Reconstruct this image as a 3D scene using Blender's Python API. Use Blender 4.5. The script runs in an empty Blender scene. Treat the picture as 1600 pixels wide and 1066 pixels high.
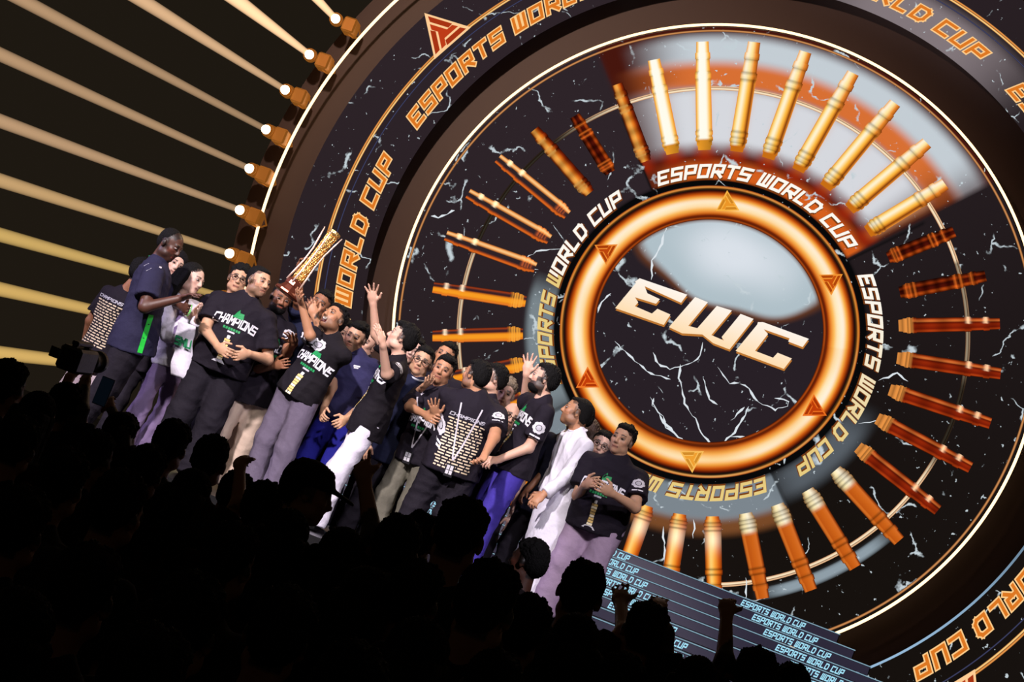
import bpy, math, random
import numpy as np
from mathutils import Vector, Matrix
from mathutils.bvhtree import BVHTree
random.seed(7); RNG = np.random.default_rng(5)
SC = bpy.context.scene
COL = SC.collection

# ------------------------------------------------------------------ camera
CAMZ = 1.75                       # photographer standing in the crowd
FPX = 2400.0
yaw, pitch, roll = [math.radians(a) for a in (10.5, 6.84, 21.2)]
F_ = np.array([-math.sin(yaw)*math.cos(pitch), math.cos(yaw)*math.cos(pitch), math.sin(pitch)])
R0_ = np.array([math.cos(yaw), math.sin(yaw), 0.0]); U0_ = np.cross(R0_, F_)
R_ = R0_*math.cos(roll)+U0_*math.sin(roll); U_ = -R0_*math.sin(roll)+U0_*math.cos(roll)
CAM = np.array([0.0, 0.0, CAMZ])
cd = bpy.data.cameras.new('camera'); cam = bpy.data.objects.new('camera', cd); COL.objects.link(cam)
cd.sensor_width = 36; cd.lens = FPX/1600*36; cd.clip_end = 200
m = Matrix([[R_[i], U_[i], -F_[i], CAM[i]] for i in range(3)]+[[0, 0, 0, 1]])
cam.matrix_world = m
SC.camera = cam
def ray(p): return F_ + R_*(p[0]-800)/FPX - U_*(p[1]-533)/FPX
def P(p, d): return CAM + ray(p)*d            # point at distance d along the view axis
def PY(p, Y): r = ray(p); return CAM + r*(Y/r[1])
# ------------------------------------------------------------------ world, lights, exposure
SC.view_settings.view_transform = 'Standard'; SC.view_settings.look = 'None'
SC.view_settings.exposure = 0; SC.view_settings.gamma = 1
w = bpy.data.worlds.new('hall_air'); SC.world = w; w.use_nodes = True
w.node_tree.nodes['Background'].inputs[0].default_value = (.0125, .0092, .0058, 1)
w.node_tree.nodes['Background'].inputs[1].default_value = 1.0
def spot(name, loc, aim, power, col, size, blend=.5, rad=.25):
    l = bpy.data.lights.new(name, 'SPOT'); l.energy = power; l.color = col; l.spot_size = math.radians(size)
    l.spot_blend = blend; l.shadow_soft_size = rad
    o = bpy.data.objects.new(name, l); COL.objects.link(o); o.location = loc
    o.rotation_euler = (Vector(aim)-Vector(loc)).to_track_quat('-Z', 'Y').to_euler(); return o
spot('front_light', (-5.5, 1.5, 8.5), (-3.6, 12.4, 2.3), 8200, (1.0, .90, .93), 24)
spot('front_light', (2.5, 1.8, 8.0), (-2.2, 12.4, 2.2), 2600, (.93, .86, 1.0), 30)
spot('front_light', (-1.0, 1.0, 9.0), (-2.6, 12.4, 2.3), 1500, (1.0, .93, .88), 26)
spot('side_light', (-12, 9.0, 6.0), (-3.2, 12.6, 2.3), 1500, (.75, .65, 1.0), 26)
spot('added_wall_fill', (-6.5, 8.0, 9.5), (-3.8, 17.5, 6.5), 2300, (1.0, .66, .5), 58, .8)  # unseen warm lamp, added to lift the ring wall to a hazy brown
spot('top_light', (-1.5, 15.5, 8.5), (-3.0, 12.4, 2.3), 900, (1.0, .75, .5), 45)

FLOOR = 0.0; DECK = CAMZ-0.5
def lin(c):
    c = np.array(c, float)/255.0
    return np.where(c <= .04045, c/12.92, ((c+.055)/1.055)**2.4)
def L4(c): return tuple(lin(c))+(1.0,)
# ------------------------------------------------------------------ materials
def mat(name, rgb=None, rough=.6, attr=False, metal=0, emis=None, es=1, bump=0, bscale=40, sss=0, sheen=0, tint=0):
    m = bpy.data.materials.get(name)
    if m: return m
    m = bpy.data.materials.new(name); m.use_nodes = True; nt = m.node_tree; b = nt.nodes['Principled BSDF']
    N = nt.nodes.new
    if rgb is not None: b.inputs['Base Color'].default_value = L4(rgb)
    b.inputs['Roughness'].default_value = rough; b.inputs['Metallic'].default_value = metal
    src = None
    if attr:
        a = N('ShaderNodeAttribute'); a.attribute_name = 'col'; src = a.outputs['Color']
        nt.links.new(src, b.inputs['Base Color'])
    if tint:
        no = N('ShaderNodeTexNoise'); no.inputs['Scale'].default_value = 6
        mx = N('ShaderNodeMixRGB'); mx.blend_type = 'MULTIPLY'; mx.inputs[0].default_value = tint
        if src: nt.links.new(src, mx.inputs[1])
        else: mx.inputs[1].default_value = L4(rgb)
        nt.links.new(no.outputs['Fac'], mx.inputs[2]); nt.links.new(mx.outputs[0], b.inputs['Base Color'])
    if emis is not None:
        b.inputs['Emission Color'].default_value = L4(emis); b.inputs['Emission Strength'].default_value = es
    if bump:
        no = N('ShaderNodeTexNoise'); no.inputs['Scale'].default_value = bscale; no.inputs['Detail'].default_value = 3
        bp = N('ShaderNodeBump'); bp.inputs['Strength'].default_value = bump; bp.inputs['Distance'].default_value = .01
        tc = N('ShaderNodeTexCoord'); nt.links.new(tc.outputs['Object'], no.inputs['Vector'])
        nt.links.new(no.outputs['Fac'], bp.inputs['Height']); nt.links.new(bp.outputs[0], b.inputs['Normal'])
    if sss: b.inputs['Subsurface Weight'].default_value = sss; b.inputs['Subsurface Scale'].default_value = .01
    if sheen: b.inputs['Sheen Weight'].default_value = sheen
    return m
def emit(name, rgb=None, s=1.0, attr=False):
    m = bpy.data.materials.get(name)
    if m: return m
    m = bpy.data.materials.new(name); m.use_nodes = True; nt = m.node_tree; nt.nodes.clear()
    e = nt.nodes.new('ShaderNodeEmission'); o = nt.nodes.new('ShaderNodeOutputMaterial')
    e.inputs[1].default_value = s
    if attr:
        a = nt.nodes.new('ShaderNodeAttribute'); a.attribute_name = 'col'; nt.links.new(a.outputs['Color'], e.inputs[0])
    else: e.inputs[0].default_value = L4(rgb)
    nt.links.new(e.outputs[0], o.inputs[0]); return m
def cloth(name, rgb): m = mat('cloth_'+name, rgb, .85, bump=.5, bscale=28); m.node_tree.nodes['Principled BSDF'].inputs['Specular IOR Level'].default_value = .15; return m
M_SKIN = mat('skin', (180, 130, 100), .5, attr=True, sss=.08, bump=.08, bscale=90)
M_HAIR = mat('hair', (13, 11, 11), .75, bump=.8, bscale=160)
M_HAIR.node_tree.nodes['Principled BSDF'].inputs['Specular IOR Level'].default_value = .2
M_HAIRB = mat('hair_brown', (58, 38, 28), .5, bump=.8, bscale=160)
M_HAIRG = mat('hair_grey', (120, 105, 90), .5, bump=.8, bscale=160)
M_PRINT = mat('print_ink', (255, 255, 255), .6, attr=True, tint=0)
M_SHOE = mat('shoe_leather', (24, 22, 24), .4, bump=.2, bscale=50)
M_GOLD = mat('trophy_gold', (255, 205, 120), .3, metal=.85, bump=.6, bscale=60)
M_BRNZ = mat('trophy_base', (120, 62, 44), .3, metal=.6)
M_ROD = mat('trophy_rod', (255, 225, 205), .35, metal=.5)
M_BLACK = mat('black_plastic', (12, 12, 13), .35, bump=.1, bscale=80)
M_SCR = emit('screen_image', attr=True)

# ------------------------------------------------------------------ object helpers
def props(o, label=None, cat=None, group=None, kind=None):
    if label: o['label'] = label
    if cat: o['category'] = cat
    if group: o['group'] = group
    if kind: o['kind'] = kind
    return o
def npmesh(name, V, Fq, m=None, parent=None, smooth=True, col=None, off=None):
    me = bpy.data.meshes.new(name); V = np.asarray(V, np.float32)
    if off is not None: V = V-np.asarray(off, np.float32)
    if isinstance(Fq, np.ndarray):
        n, k = Fq.shape
        me.vertices.add(len(V)); me.vertices.foreach_set('co', V.ravel())
        me.loops.add(n*k); me.loops.foreach_set('vertex_index', Fq.astype(np.int32).ravel())
        me.polygons.add(n); me.polygons.foreach_set('loop_start', np.arange(0, n*k, k, dtype=np.int32))
        me.update(calc_edges=True)
    else:
        me.from_pydata([tuple(v) for v in V], [], Fq)
    if smooth: me.polygons.foreach_set('use_smooth', np.ones(len(me.polygons), bool))
    if col is not None:
        c = np.ones((len(V), 4), np.float32); c[:, :3] = col
        a = me.color_attributes.new('col', 'FLOAT_COLOR', 'POINT'); a.data.foreach_set('color', c.ravel())
    if m: me.materials.append(m)
    o = bpy.data.objects.new(name, me); COL.objects.link(o)
    if parent: o.parent = parent
    return o
def empty(name, loc, label=None, cat=None, group=None):
    o = bpy.data.objects.new(name, None); COL.objects.link(o); o.location = loc; o.empty_display_size = .2
    return props(o, label, cat, group)
def copy_tree(o, parent=None):
    c = o.copy(); COL.objects.link(c)
    if parent: c.parent = parent
    for ch in list(o.children): copy_tree(ch, c)
    return c
class MB:
    """collects boxes, tubes and swept shapes into one mesh"""
    def __init__(s): s.V = []; s.F = []
    def add(s, V, F): n = len(s.V); s.V += [tuple(v) for v in V]; s.F += [tuple(i+n for i in f) for f in F]
    def box(s, c, h, ax=None, bev=.0):
        ax = ax if ax is not None else np.eye(3); c = np.array(c, float); h = np.array(h, float)
        b = min(bev, h.min()*.9)
        if b <= 0:
            V = [c+ax[0]*x*h[0]+ax[1]*y*h[1]+ax[2]*z*h[2] for x in (-1, 1) for y in (-1, 1) for z in (-1, 1)]
            s.add(V, [(0, 1, 3, 2), (4, 6, 7, 5), (0, 4, 5, 1), (2, 3, 7, 6), (0, 2, 6, 4), (1, 5, 7, 3)]); return
        V = []; idx = {}
        for x in (-1, 1):
            for y in (-1, 1):
                for z in (-1, 1):
                    for k in range(3):
                        q = np.array([x, y, z])*(h-b); q[k] = [x, y, z][k]*h[k]; idx[(x, y, z, k)] = len(V)
                        V.append(c+ax[0]*q[0]+ax[1]*q[1]+ax[2]*q[2])
        Fs = []
        for k in range(3):
            i, j = [(1, 2), (2, 0), (0, 1)][k]
            for sg in (-1, 1):
                f = []
                for (a, bb) in ((-1, -1), (1, -1), (1, 1), (-1, 1)):
                    t = [0, 0, 0]; t[k] = sg; t[i] = a; t[j] = bb; f.append(idx[(*t, k)])
                Fs.append(f if sg > 0 else f[::-1])
        for k in range(3):      # edges along k
            i, j = [(1, 2), (2, 0), (0, 1)][k]
            for a in (-1, 1):
                for bb in (-1, 1):
                    t0 = [0, 0, 0]; t0[i] = a; t0[j] = bb; t1 = list(t0); t0[k] = -1; t1[k] = 1
                    f = [idx[(*t0, i)], idx[(*t1, i)], idx[(*t1, j)], idx[(*t0, j)]]
                    Fs.append(f if a*bb < 0 else f[::-1])
        for x in (-1, 1):
            for y in (-1, 1):
                for z in (-1, 1):
                    f = [idx[(x, y, z, k)] for k in range(3)]; Fs.append(f if x*y*z > 0 else f[::-1])
        s.add(V, Fs)
    def tube(s, pts, rad, n=10, close=False):
        pts = [np.array(p, float) for p in pts]; m_ = len(pts)
        rad = rad if hasattr(rad, '__len__') else [rad]*m_
        V = []; up = None
        for i, p in enumerate(pts):
            a = pts[(i-1) % m_] if (i or close) else p; b = pts[(i+1) % m_] if (i < m_-1 or close) else p
            t = b-a; t = t/(np.linalg.norm(t)+1e-9)
            if up is None: up = np.array([0, 0, 1.]) if abs(t[2]) < .9 else np.array([1., 0, 0])
            u = up-t*up.dot(t); u /= np.linalg.norm(u); v = np.cross(t, u); up = u
            V += [p+(u*math.cos(2*math.pi*k/n)+v*math.sin(2*math.pi*k/n))*rad[i] for k in range(n)]
        Fs = []
        for i in range(m_ if close else m_-1):
            j = (i+1) % m_
            Fs += [(i*n+k, i*n+(k+1) % n, j*n+(k+1) % n, j*n+k) for k in range(n)]
        if not close: Fs += [tuple(range(n))[::-1], tuple((m_-1)*n+k for k in range(n))]
        s.add(V, Fs)
    def build(s, name, m, parent=None, smooth=False, off=None):
        return npmesh(name, s.V, s.F, m, parent, smooth, off=off)

# ------------------------------------------------------------------ distance fields -> one continuous surface
HK = 1.08; CURH = [None]
class Sdf:
    def __init__(s): s.p = []
    def cap(s, a, b, ra, rb=None, k=.02, sq=None):
        a = np.array(a, float); b = np.array(b, float); rb = ra if rb is None else rb; R = max(ra, rb)
        lo = np.minimum(a, b)-R; hi = np.maximum(a, b)+R; s.p.append(('cap', (a, b, ra, rb, sq), k, lo, hi)); return s
    def ell(s, c, A, r, k=.02, op='u'):
        c = np.array(c, float)
        if A is CURH[0]: r = [q*HK for q in r]
        A = np.array(A, float); e = np.sqrt(((A*np.array(r)[:, None])**2).sum(0))
        s.p.append((('ell' if op == 'u' else 'sub'), (c, A, np.array(r, float)), k, c-e, c+e)); return s
    def grp(s, g, k=.03):
        lo = np.min([q[3] for q in g.p if q[0] != 'cut'], 0); hi = np.max([q[4] for q in g.p if q[0] != 'cut'], 0)
        s.p.append(('grp', g, k, lo, hi)); return s
    def cut(s, pt, n):
        s.p.append(('cut', (np.array(pt, float), np.array(n, float)/np.linalg.norm(n)), 0, np.array([1e9]*3), np.array([-1e9]*3))); return s
    def ev(s, X, Y, Z, h):
        D = np.full((len(X), len(Y), len(Z)), 1.0, np.float32)
        for kind, q, k, lo, hi in s.p:
            if kind == 'cut':
                D = np.maximum(D, ((X-q[0][0])*q[1][0])[:, None, None]+((Y-q[0][1])*q[1][1])[None, :, None]+((Z-q[0][2])*q[1][2])[None, None, :]); continue
            m_ = k+2.5*h; sl = []
            for ax, A in enumerate((X, Y, Z)):
                i0 = np.searchsorted(A, lo[ax]-m_); i1 = np.searchsorted(A, hi[ax]+m_); sl.append(slice(i0, i1))
            x = X[sl[0]]; y = Y[sl[1]]; z = Z[sl[2]]
            if not (len(x) and len(y) and len(z)): continue
            if kind == 'grp': d = q.ev(x, y, z, h)
            else:
                c = q[0]; dx = (x-c[0])[:, None, None]; dy = (y-c[1])[None, :, None]; dz = (z-c[2])[None, None, :]
                if kind == 'cap':
                    a, b, ra, rb, sq = q; ba = b-a
                    t = np.clip((dx*ba[0]+dy*ba[1]+dz*ba[2])/max(ba.dot(ba), 1e-9), 0, 1)
                    ex = dx-t*ba[0]; ey = dy-t*ba[1]; ez = dz-t*ba[2]
                    e2 = ex*ex+ey*ey+ez*ez
                    if sq is not None:
                        v, f = sq; c_ = ex*v[0]+ey*v[1]+ez*v[2]; e2 = e2+c_*c_*(1/f**2-1)
                        r_ = ra+(rb-ra)*t; d = (np.sqrt(e2)-r_)*(1+f)/2
                    else: d = np.sqrt(e2)-(ra+(rb-ra)*t)
                else:
                    A, r = q[1], q[2]; k0 = 0; k1 = 0
                    for i in range(3):
                        u = (dx*A[i][0]+dy*A[i][1]+dz*A[i][2])/r[i]; k0 = k0+u*u; k1 = k1+(u/r[i])**2
                    k0 = np.sqrt(k0); d = k0*(k0-1)/np.sqrt(k1+1e-12)
            T = D[sl[0], sl[1], sl[2]]
            if kind == 'sub': d = -d; hh = np.maximum(k-np.abs(T-d), 0)/max(k, 1e-6); D[sl[0], sl[1], sl[2]] = np.maximum(T, d)+hh*hh*k/4
            else: hh = np.maximum(k-np.abs(T-d), 0)/max(k, 1e-6); D[sl[0], sl[1], sl[2]] = np.minimum(T, d)-hh*hh*k/4
        return D
    def mesh(s, h, noise=None):
        q = [p for p in s.p if p[0] != 'cut']
        lo = np.min([p[3] for p in q], 0)-4*h; hi = np.max([p[4] for p in q], 0)+4*h
        X, Y, Z = [np.arange(lo[i], hi[i]+h, h).astype(np.float64) for i in range(3)]
        D = s.ev(X, Y, Z, h)
        I = D < 0
        a = [I[i:I.shape[0]-1+i, j:I.shape[1]-1+j, k:I.shape[2]-1+k] for i in (0, 1) for j in (0, 1) for k in (0, 1)]
        an = a[0].copy(); al = a[0].copy()
        for b in a[1:]: an |= b; al &= b
        act = an & ~al; idx = np.argwhere(act); N = len(idx)
        cid = np.full(act.shape, -1, np.int32); cid[act] = np.arange(N)
        cv = np.stack([D[idx[:, 0]+i, idx[:, 1]+j, idx[:, 2]+k] for i in (0, 1) for j in (0, 1) for k in (0, 1)], 1)
        if noise is not None:
            for q_, (i, j, k) in enumerate([(i, j, k) for i in (0, 1) for j in (0, 1) for k in (0, 1)]):
                pass
        co = np.array([(i, j, k) for i in (0, 1) for j in (0, 1) for k in (0, 1)], float)
        acc = np.zeros((N, 3)); cnt = np.zeros((N, 1))
        for e0 in range(8):
            for bit in (4, 2, 1):
                if e0 & bit: continue
                e1 = e0 | bit; d0 = cv[:, e0]; d1 = cv[:, e1]; mk = (d0 < 0) != (d1 < 0)
                t = np.where(mk, d0/np.where(mk, d0-d1, 1), 0)[:, None]
                acc += (co[e0]+t*(co[e1]-co[e0]))*mk[:, None]; cnt += mk[:, None]
        V = (idx+acc/np.maximum(cnt, 1))*h+np.array([X[0], Y[0], Z[0]])
        Fs = []
        for ax in range(3):
            s0 = [slice(1, -1)]*3; s1 = [slice(1, -1)]*3; s0[ax] = slice(0, -1); s1[ax] = slice(1, None)
            A0 = I[tuple(s0)]; A1 = I[tuple(s1)]; e = np.argwhere(A0 != A1)
            if not len(e): continue
            b_, c_ = (ax+1) % 3, (ax+2) % 3
            base = e.copy(); base[:, b_] += 1; base[:, c_] += 1
            def cell(db, dc): q2 = base.copy(); q2[:, b_] += db; q2[:, c_] += dc; return cid[q2[:, 0], q2[:, 1], q2[:, 2]]
            f = np.stack([cell(-1, -1), cell(0, -1), cell(0, 0), cell(-1, 0)], 1)
            low = A0[e[:, 0], e[:, 1], e[:, 2]]
            f = np.where(low[:, None], f, f[:, ::-1]); Fs.append(f)
        Fq = np.concatenate(Fs)
        Fq = Fq[(Fq >= 0).all(1)]
        return V, Fq
def vnormals(V, Fq):
    n = np.cross(V[Fq[:, 2]]-V[Fq[:, 0]], V[Fq[:, 3]]-V[Fq[:, 1]]); N = np.zeros_like(V)
    for i in range(4): np.add.at(N, Fq[:, i], n)
    return N/(np.linalg.norm(N, axis=1, keepdims=True)+1e-9)
def folds(V, Fq, amp, wl, axis, seed=0):
    """cloth folds: displace along normals, creases run across the given axis"""
    N = vnormals(V, Fq); rs = np.random.default_rng(seed); d = np.zeros(len(V))
    for i in range(7):
        v = rs.normal(size=3)*.75+np.array(axis)*rs.choice([-1, 1])*1.1; v /= np.linalg.norm(v)
        ph = V@v*2*math.pi/(wl*rs.uniform(.6, 1.8)); w2 = rs.normal(size=3)
        d -= np.abs(np.sin(ph+1.6*np.sin(V@w2*9+i)+rs.uniform(0, 6)))**.7*rs.uniform(.4, 1)*(.5+.5*np.sin(V@rs.normal(size=3)*7+i))
    d = (d-d.mean())/3
    return V+N*(d*amp)[:, None]

# ------------------------------------------------------------------ lettering
S8 = .8
GL = dict(
 E=[[(S8, 1), (0, 1), (0, 0), (S8, 0)], [(0, .5), (.6, .5)]], S=[[(S8, 1), (0, 1), (0, .5), (S8, .5), (S8, 0), (0, 0)]],
 P=[[(0, 0), (0, 1), (S8, 1), (S8, .42), (0, .42)]], O=[[(0, 0), (0, 1), (S8, 1), (S8, 0), (0, 0)]],
 R=[[(0, 0), (0, 1), (S8, 1), (S8, .42), (0, .42)], [(.35, .42), (S8, 0)]], T=[[(0, 1), (S8, 1)], [(.4, 1), (.4, 0)]],
 W=[[(0, 1), (0, 0), (S8, 0), (S8, 1)], [(.4, 1), (.4, 0)]], L=[[(0, 1), (0, 0), (.7, 0)]],
 D=[[(0, 0), (0, 1), (.6, 1), (S8, .8), (S8, .2), (.6, 0), (0, 0)]], C=[[(S8, 1), (0, 1), (0, 0), (S8, 0)]],
 U=[[(0, 1), (0, 0), (S8, 0), (S8, 1)]], H=[[(0, 0), (0, 1)], [(S8, 0), (S8, 1)], [(0, .5), (S8, .5)]],
 A=[[(0, 0), (.2, 1), (.6, 1), (S8, 0)], [(.1, .4), (.7, .4)]], M=[[(0, 0), (0, 1), (.4, .45), (S8, 1), (S8, 0)]],
 I=[[(.1, 0), (.1, 1)]], N=[[(0, 0), (0, 1), (S8, 0), (S8, 1)]], G=[[(S8, 1), (0, 1), (0, 0), (S8, 0), (S8, .5), (.4, .5)]],
 V=[[(0, 1), (.4, 0), (S8, 1)]])
GL[' '] = []
def strokes(text, t=.2, shear=.0, gap=.42):
    """quads (4x2) in em units, advancing in x"""
    out = []; x = 0
    for ch in text:
        for pl in GL[ch]:
            for a, b in zip(pl[:-1], pl[1:]):
                a = np.array(a, float); b = np.array(b, float); d = b-a; L = np.linalg.norm(d); d /= L; n = np.array([-d[1], d[0]])*t/2
                a = a-d*t/2; b = b+d*t/2
                K = max(1, int(L/.3))
                for i in range(K):
                    p = a+(b-a)*i/K; q = a+(b-a)*(i+1)/K
                    out.append(np.array([p-n, q-n, q+n, p+n])+[x, 0])
        x += (S8 if ch != 'I' else .2)+gap if ch != ' ' else .62
    wid = x-gap
    for q in out: q[:, 0] += shear*(q[:, 1]-.5)
    return out, wid

def word_of(words, t):
    o = []; k = 0
    for ch in words:
        if ch == ' ': k += 1
        else: o += [k]*len(strokes(ch, t)[0])
    return o

# ================================================================== STAGE STRUCTURE
YD = 17.5
CI = np.array([-1.157, 3.033+CAMZ]); CO = np.array([-1.094, 3.117+CAMZ])     # disc and outer ring centres (x, z)
def dpt(r, th, c=CI, off=0.0): return np.stack([c[0]+r*np.cos(th), np.full_like(np.asarray(r*np.cos(th)), YD-off), c[1]+r*np.sin(th)], -1)
def annulus(name, r0, r1, y0, y1, c, m, n=180, parent=None):
    V = []; Fs = []
    for i in range(n):
        a = 2*math.pi*i/n
        for r, y in ((r0, y0), (r1, y0), (r1, y1), (r0, y1)): V.append((c[0]+r*math.cos(a), y, c[1]+r*math.sin(a)))
    for i in range(n):
        j = (i+1) % n
        for k in range(4): l = (k+1) % 4; Fs.append((i*4+k, i*4+l, j*4+l, j*4+k))
    return npmesh(name, V, Fs, m, parent, False)
M_DARK = mat('dark_stage_panel', (70, 50, 44), .55, bump=.1, bscale=5)
M_DECK = mat('black_stage_deck', (16, 15, 17), .35, bump=.1, bscale=12)
M_FLR = mat('hall_floor', (20, 18, 18), .7, bump=.1, bscale=8)
def sbox(name, lo, hi, m, bev=0):
    b = MB(); lo = np.array(lo, float); hi = np.array(hi, float); b.box((lo+hi)/2, (hi-lo)/2, bev=bev)
    return props(b.build(name, m), kind='structure')
sbox('floor', (-22, -4, -.2), (18, 11, 0), M_FLR)
sbox('stage_deck', (-16, 11, -.2), (14, 19.5, DECK), M_DECK)
props(annulus('wall_back', 3.66, 5.95, YD+.25, YD+.4, CO, M_DARK), kind='structure')
TW = emit('warm_tube', (255, 214, 160), 2.6)
def ringtube(label, c, r, rad, y, m, name='light_tube'):
    b = MB(); b.tube([(c[0]+r*math.cos(a), y, c[1]+r*math.sin(a)) for a in np.linspace(0, 2*math.pi, 240, endpoint=False)], rad, 8, True)
    o = b.build(name, m, None, True); return props(o, label, 'light')
ringtube('thin warm white light tube circling the inner round screen', CI, 3.672, .016, YD-.06, TW)
ringtube('thin warm white light tube circling the outermost edge of the outer ring', CO, 5.593, .019, YD-.06, TW)

# ---------- marble image shown on the screens
def marble(name, vein=1.0):
    m = bpy.data.materials.new(name); m.use_nodes = True; nt = m.node_tree; nt.nodes.clear(); N = nt.nodes.new; Lk = nt.links.new
    tc = N('ShaderNodeTexCoord'); mp = N('ShaderNodeMapping'); Lk(tc.outputs['Object'], mp.inputs[0]); mp.inputs['Scale'].default_value = (1, 1, 1)
    n1 = N('ShaderNodeTexNoise'); n1.inputs['Scale'].default_value = 1.6; n1.inputs['Detail'].default_value = 6; Lk(mp.outputs[0], n1.inputs['Vector'])
    mad = N('ShaderNodeVectorMath'); mad.operation = 'MULTIPLY_ADD'; Lk(n1.outputs['Color'], mad.inputs[0]); mad.inputs[1].default_value = (.9, 0, .9); Lk(mp.outputs[0], mad.inputs[2])
    vo = N('ShaderNodeTexVoronoi'); vo.feature = 'DISTANCE_TO_EDGE'; vo.inputs['Scale'].default_value = 1.5; Lk(mad.outputs[0], vo.inputs['Vector'])
    vr = N('ShaderNodeMapRange'); vr.inputs[1].default_value = .006; vr.inputs[2].default_value = .018; vr.inputs[3].default_value = 1; vr.inputs[4].default_value = 0; Lk(vo.outputs['Distance'], vr.inputs[0])
    n2 = N('ShaderNodeTexNoise'); n2.inputs['Scale'].default_value = 3.1; n2.inputs['Detail'].default_value = 4; Lk(mp.outputs[0], n2.inputs['Vector'])
    mr = N('ShaderNodeMapRange'); mr.inputs[1].default_value = .54; mr.inputs[2].default_value = .60; Lk(n2.outputs['Fac'], mr.inputs[0])
    mu = N('ShaderNodeMath'); mu.operation = 'MULTIPLY'; Lk(vr.outputs[0], mu.inputs[0]); Lk(mr.outputs[0], mu.inputs[1])
    n3 = N('ShaderNodeTexNoise'); n3.inputs['Scale'].default_value = 17; n3.inputs['Detail'].default_value = 2; Lk(mp.outputs[0], n3.inputs['Vector'])
    sp = N('ShaderNodeMapRange'); sp.inputs[1].default_value = .715; sp.inputs[2].default_value = .76; Lk(n3.outputs['Fac'], sp.inputs[0])
    mxx = N('ShaderNodeMath'); mxx.operation = 'MAXIMUM'; Lk(mu.outputs[0], mxx.inputs[0]); Lk(sp.outputs[0], mxx.inputs[1])
    mv = N('ShaderNodeMath'); mv.operation = 'MULTIPLY'; Lk(mxx.outputs[0], mv.inputs[0]); mv.inputs[1].default_value = vein
    at = N('ShaderNodeAttribute'); at.attribute_name = 'col'
    mix = N('ShaderNodeMixRGB'); Lk(mv.outputs[0], mix.inputs[0]); Lk(at.outputs['Color'], mix.inputs[1]); mix.inputs[2].default_value = L4((196, 208, 214))
    e = N('ShaderNodeEmission'); Lk(mix.outputs[0], e.inputs[0]); o = N('ShaderNodeOutputMaterial'); Lk(e.outputs[0], o.inputs[0]); return m
M_MARB = marble('marble_screen_image')
def ss(a, b, x): t = np.clip((x-a)/(b-a), 0, 1); return t*t*(3-2*t)
def win(x, a, b, s): return ss(a-s, a+s, x)*(1-ss(b-s, b+s, x))
def mixc(c, col, w_): return c*(1-w_[..., None])+lin(col)*w_[..., None]
def ring_col(r, th, outer=False):
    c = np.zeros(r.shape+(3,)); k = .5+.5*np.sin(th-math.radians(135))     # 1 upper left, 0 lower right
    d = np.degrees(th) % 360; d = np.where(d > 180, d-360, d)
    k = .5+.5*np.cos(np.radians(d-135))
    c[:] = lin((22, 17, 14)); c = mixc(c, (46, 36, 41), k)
    if outer:
        wv = win(d, 62, 92, 9)*win(r, 4.05, 4.62, .12); c = mixc(c, (140, 128, 132), wv*.85)
        return c
    x = r*np.cos(th); z = r*np.sin(th)
    # upper lit sector
    sec = np.where(d > 0, win(d, 48, 131, .6), 0)*ss(1.7, 1.72, r)
    edge = ss(0, 1, (131-d)/16)*.9+.1
    c = mixc(c, (70, 22, 14), sec)
    c = mixc(c, (214, 216, 222), sec*win(r, 2.18, 2.92, .12)*edge*ss(48, 58, d))
    c = mixc(c, (216, 112, 52), sec*win(r, 2.93, 3.28, .05)*ss(131, 112, d)*ss(44, 60, d))
    c = mixc(c, (196, 205, 212), sec*win(r, 3.22, 3.55, .09)*ss(128, 112, d)*ss(44, 56, d))
    c = mixc(c, (214, 96, 30), sec*win(r, 1.66, 2.0, .09)*edge)
    c = mixc(c, (150, 38, 12), sec*win(r, 2.0, 2.2, .07)*(.6+.4*np.cos(np.radians((d-1)*36))))
    # warm light spilling beside each bar of the picture
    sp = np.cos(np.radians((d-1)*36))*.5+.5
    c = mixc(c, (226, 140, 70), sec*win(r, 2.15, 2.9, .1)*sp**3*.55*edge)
    # lower grey sector
    lo = win(d, -131.5, -46.5, .4)
    c = mixc(c, (124, 134, 142), lo*win(r, 1.8, 2.2, .05)); c = mixc(c, (150, 92, 50), lo*win(r, 2.18, 2.35, .06)*.6)
    c = mixc(c, (96, 104, 112), win(d, -46, -12, 8)*win(r, 1.8, 2.12, .1)*.8)
    lf = np.where(d < 0, win(d, -175, -132, 6), 0); c = mixc(c, (128, 140, 146), lf*win(r, 1.78, 2.1, .05)*.9)
    c = mixc(c, (8, 8, 9), win(r, 1.70, 1.795, .012))
    # light streak on the lower right
    st = win(d, -57, -31, 4)*win(r, 2.99, 3.1, .02); c = mixc(c, (150, 165, 175), st*.9)
    # dark panel joints
    for a in (131.3, 46.8, -46.5, -131.6):
        c = mixc(c, (14, 13, 14), np.exp(-((d-a)*np.pi/180*r/.014)**2)*win(r, 1.75, 2.75, .03)*.9)
    # centre
    ce = ss(1.33, 1.30, r); c = mixc(c, (40, 32, 38), ce)
    u = (x-.02)/1.12; v = (z-.93)/.62; q = np.sqrt(u*u+v*v)+.04*np.sin(x*7)
    li = ss(1.08, .93, q)*ce*ss(1.30, 1.27, r)
    c = mixc(c, (120, 66, 30), ss(1.17, 1.0, q)*ce*.8); c = mixc(c, (176, 192, 200), li)
    c = mixc(c, (222, 228, 236), li*ss(.9, .1, q)*.9)
    return c
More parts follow.
